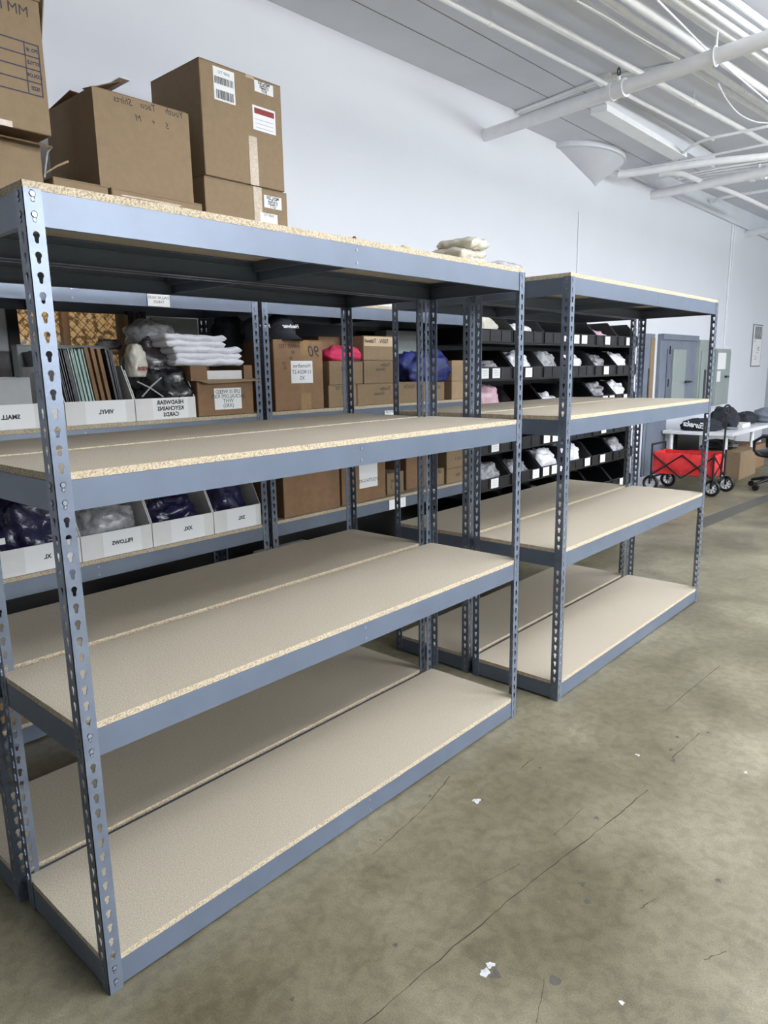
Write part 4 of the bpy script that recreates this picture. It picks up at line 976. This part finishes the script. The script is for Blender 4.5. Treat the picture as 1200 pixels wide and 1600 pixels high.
# wagon
WX0, WX1, WY0, WY1 = -1.74, -1.06, 7.78, 8.16
R = thing('folding_wagon', 'red folding canvas wagon with black crossed frame standing before the white table', 'wagon', ((WX0+WX1)/2, (WY0+WY1)/2, 0))
m = M(); zb_, zt_ = .23, .475; n = 14
def pan(a, b, bulge):
    vs = []; fs = []; a = Vector(a); b = Vector(b); nn = (b-a).cross(Vector((0, 0, 1))).normalized()
    for i in range(n+1):
        for j in range(7):
            u, v = i/n, j/6; q = a.lerp(b, u); s_ = bulge*math.sin(math.pi*u)*math.sin(math.pi*v*.9)+.006*noise.noise(Vector((u*8, v*5, a.x*3)))
            vs.append((q.x+nn.x*s_, q.y+nn.y*s_, zb_+(zt_-zb_)*v-.012*math.sin(math.pi*u*2)**2*(v > .9)))
    for i in range(n):
        for j in range(6): fs.append((i*7+j, i*7+j+1, (i+1)*7+j+1, (i+1)*7+j))
    m.add(vs, fs, 0, True)
pan((WX0, WY0, 0), (WX1, WY0, 0), .02); pan((WX1, WY0, 0), (WX1, WY1, 0), .015); pan((WX1, WY1, 0), (WX0, WY1, 0), .02); pan((WX0, WY1, 0), (WX0, WY0, 0), .015)
m.box(WX0, WX1, WY0, WY1, zb_-.01, zb_); m.build('canvas_tub', [redf], R)
m = M(); r = .009
xm = (WX0+WX1)/2; xq1 = WX0+.25*(WX1-WX0); xq3 = WX0+.75*(WX1-WX0); zlo, zhi = .205, .475
for yy in (WY0-.022, WY1+.022):
    m.cyl((WX0, yy, zlo), (xm, yy, zhi-.02), r, 8); m.cyl((WX0, yy, zhi-.03), (xm, yy, zlo-.02), r, 8); m.cyl((xm, yy, zhi-.02), (WX1, yy, zlo), r, 8); m.cyl((xm, yy, zlo-.02), (WX1, yy, zhi-.03), r, 8)
for xx in (WX0-.012, WX1+.012):
    for yy in (WY0-.02, WY1+.02): m.cyl((xx, yy, .15), (xx, yy, .5 if xx > -1.4 else .56), .012, 8)
    m.cyl((xx, WY0, zlo), (xx, WY1, zhi-.02), r, 8); m.cyl((xx, WY1, zlo), (xx, WY0, zhi-.02), r, 8); m.cyl((xx, WY0-.02, .165), (xx, WY1+.02, .165), .012, 8)
m.cyl((WX0-.012, WY0-.02, .56), (WX0-.012, WY1+.02, .56), .012, 8)
m.build('frame', [blackm], R)
def ringpts(c, r, ax):
    return [Vector(c)+Vector((0 if ax == 0 else r*math.cos(k*math.pi/12), r*math.cos(k*math.pi/12) if ax == 0 else 0, r*math.sin(k*math.pi/12))) for k in range(24)]
for xx, yy in ((WX1+.0, WY0-.0), (WX1+.03, WY1+.05), (WX0-.02, WY0), (WX0+.03, WY1+.05)):
    wh = M().tube(ringpts((xx, yy, .095), .077, 1), .019, 8, 0, True).build('wheel', [blackm], R)
    h_ = M().cyl((xx, yy-.012, .095), (xx, yy+.012, .095), .022, 12)
    for k in range(8):
        a_ = k*math.pi/4; h_.tube([(xx, yy, .095), (xx+.065*math.cos(a_), yy, .095+.065*math.sin(a_))], .008, 6)
    h_.tube(ringpts((xx, yy, .095), .062, 1), .007, 6, 0, True); h_.build('hub', [wheelw], wh)
    M().box(xx-.012, xx+.012, yy-.03, yy-.022, .09, .19).box(xx-.012, xx+.012, yy+.022, yy+.03, .09, .19).box(xx-.02, xx+.02, yy-.03, yy+.03, .165, .19).build('fork', [blackm], R)
hx = WX1+.03
m = M().tube([(hx, 7.98, .20), (hx+.01, 7.98, .5), (hx+.02, 7.98, .93)], .011, 8)
m.tube([(hx+.02+.03*math.cos(k*math.pi/6), 7.98+.02*math.cos(k*math.pi/6), .975+.05*math.sin(k*math.pi/6)) for k in range(12)], .011, 8, 0, True); m.build('pull_handle', [blackm], R)
# office chair, cut by the picture edge
cx, cy = -.62, 8.75
R = thing('office_chair', 'black office chair with loop armrest at the right edge before the table', 'chair', (cx, cy, 0))
m = M()
for k in range(5):
    a_ = k*2*math.pi/5+2.9; e = (cx+.30*math.cos(a_), cy+.30*math.sin(a_)); m.tube([(cx, cy, .13), ((cx+e[0])/2, (cy+e[1])/2, .12), (*e, .085)], [.03, .024, .016], 8)
m.cyl((cx, cy, .10), (cx, cy, .40), .028, 12); m.build('base', [blackm], R)
for k in range(5):
    a_ = k*2*math.pi/5+2.9; e = (cx+.30*math.cos(a_), cy+.30*math.sin(a_)); M().cyl((e[0], e[1]-.028, .035), (e[0], e[1]+.028, .035), .035, 14).cyl((e[0], e[1], .05), (e[0], e[1], .09), .01, 8).build('caster', [blackm], R)
blob((cx, cy, .39), (.50, .50, .10), 91, amp=.04).build('seat', [blackp], R)
blob((cx+.24, cy+.05, .50), (.12, .46, .48), 92, amp=.05).build('backrest', [blackp], R)
for s_ in (-1, 1):
    pts = [(cx-.12, cy+s_*.27, .42), (cx-.20, cy+s_*.28, .48), (cx-.21, cy+s_*.28, .58), (cx-.12, cy+s_*.28, .645), (cx+.06, cy+s_*.28, .64), (cx+.12, cy+s_*.28, .56), (cx+.08, cy+s_*.27, .45), (cx, cy+s_*.26, .41)]
    M().tube(pts, .020, 8, 0, True).build('armrest', [blackm], R)
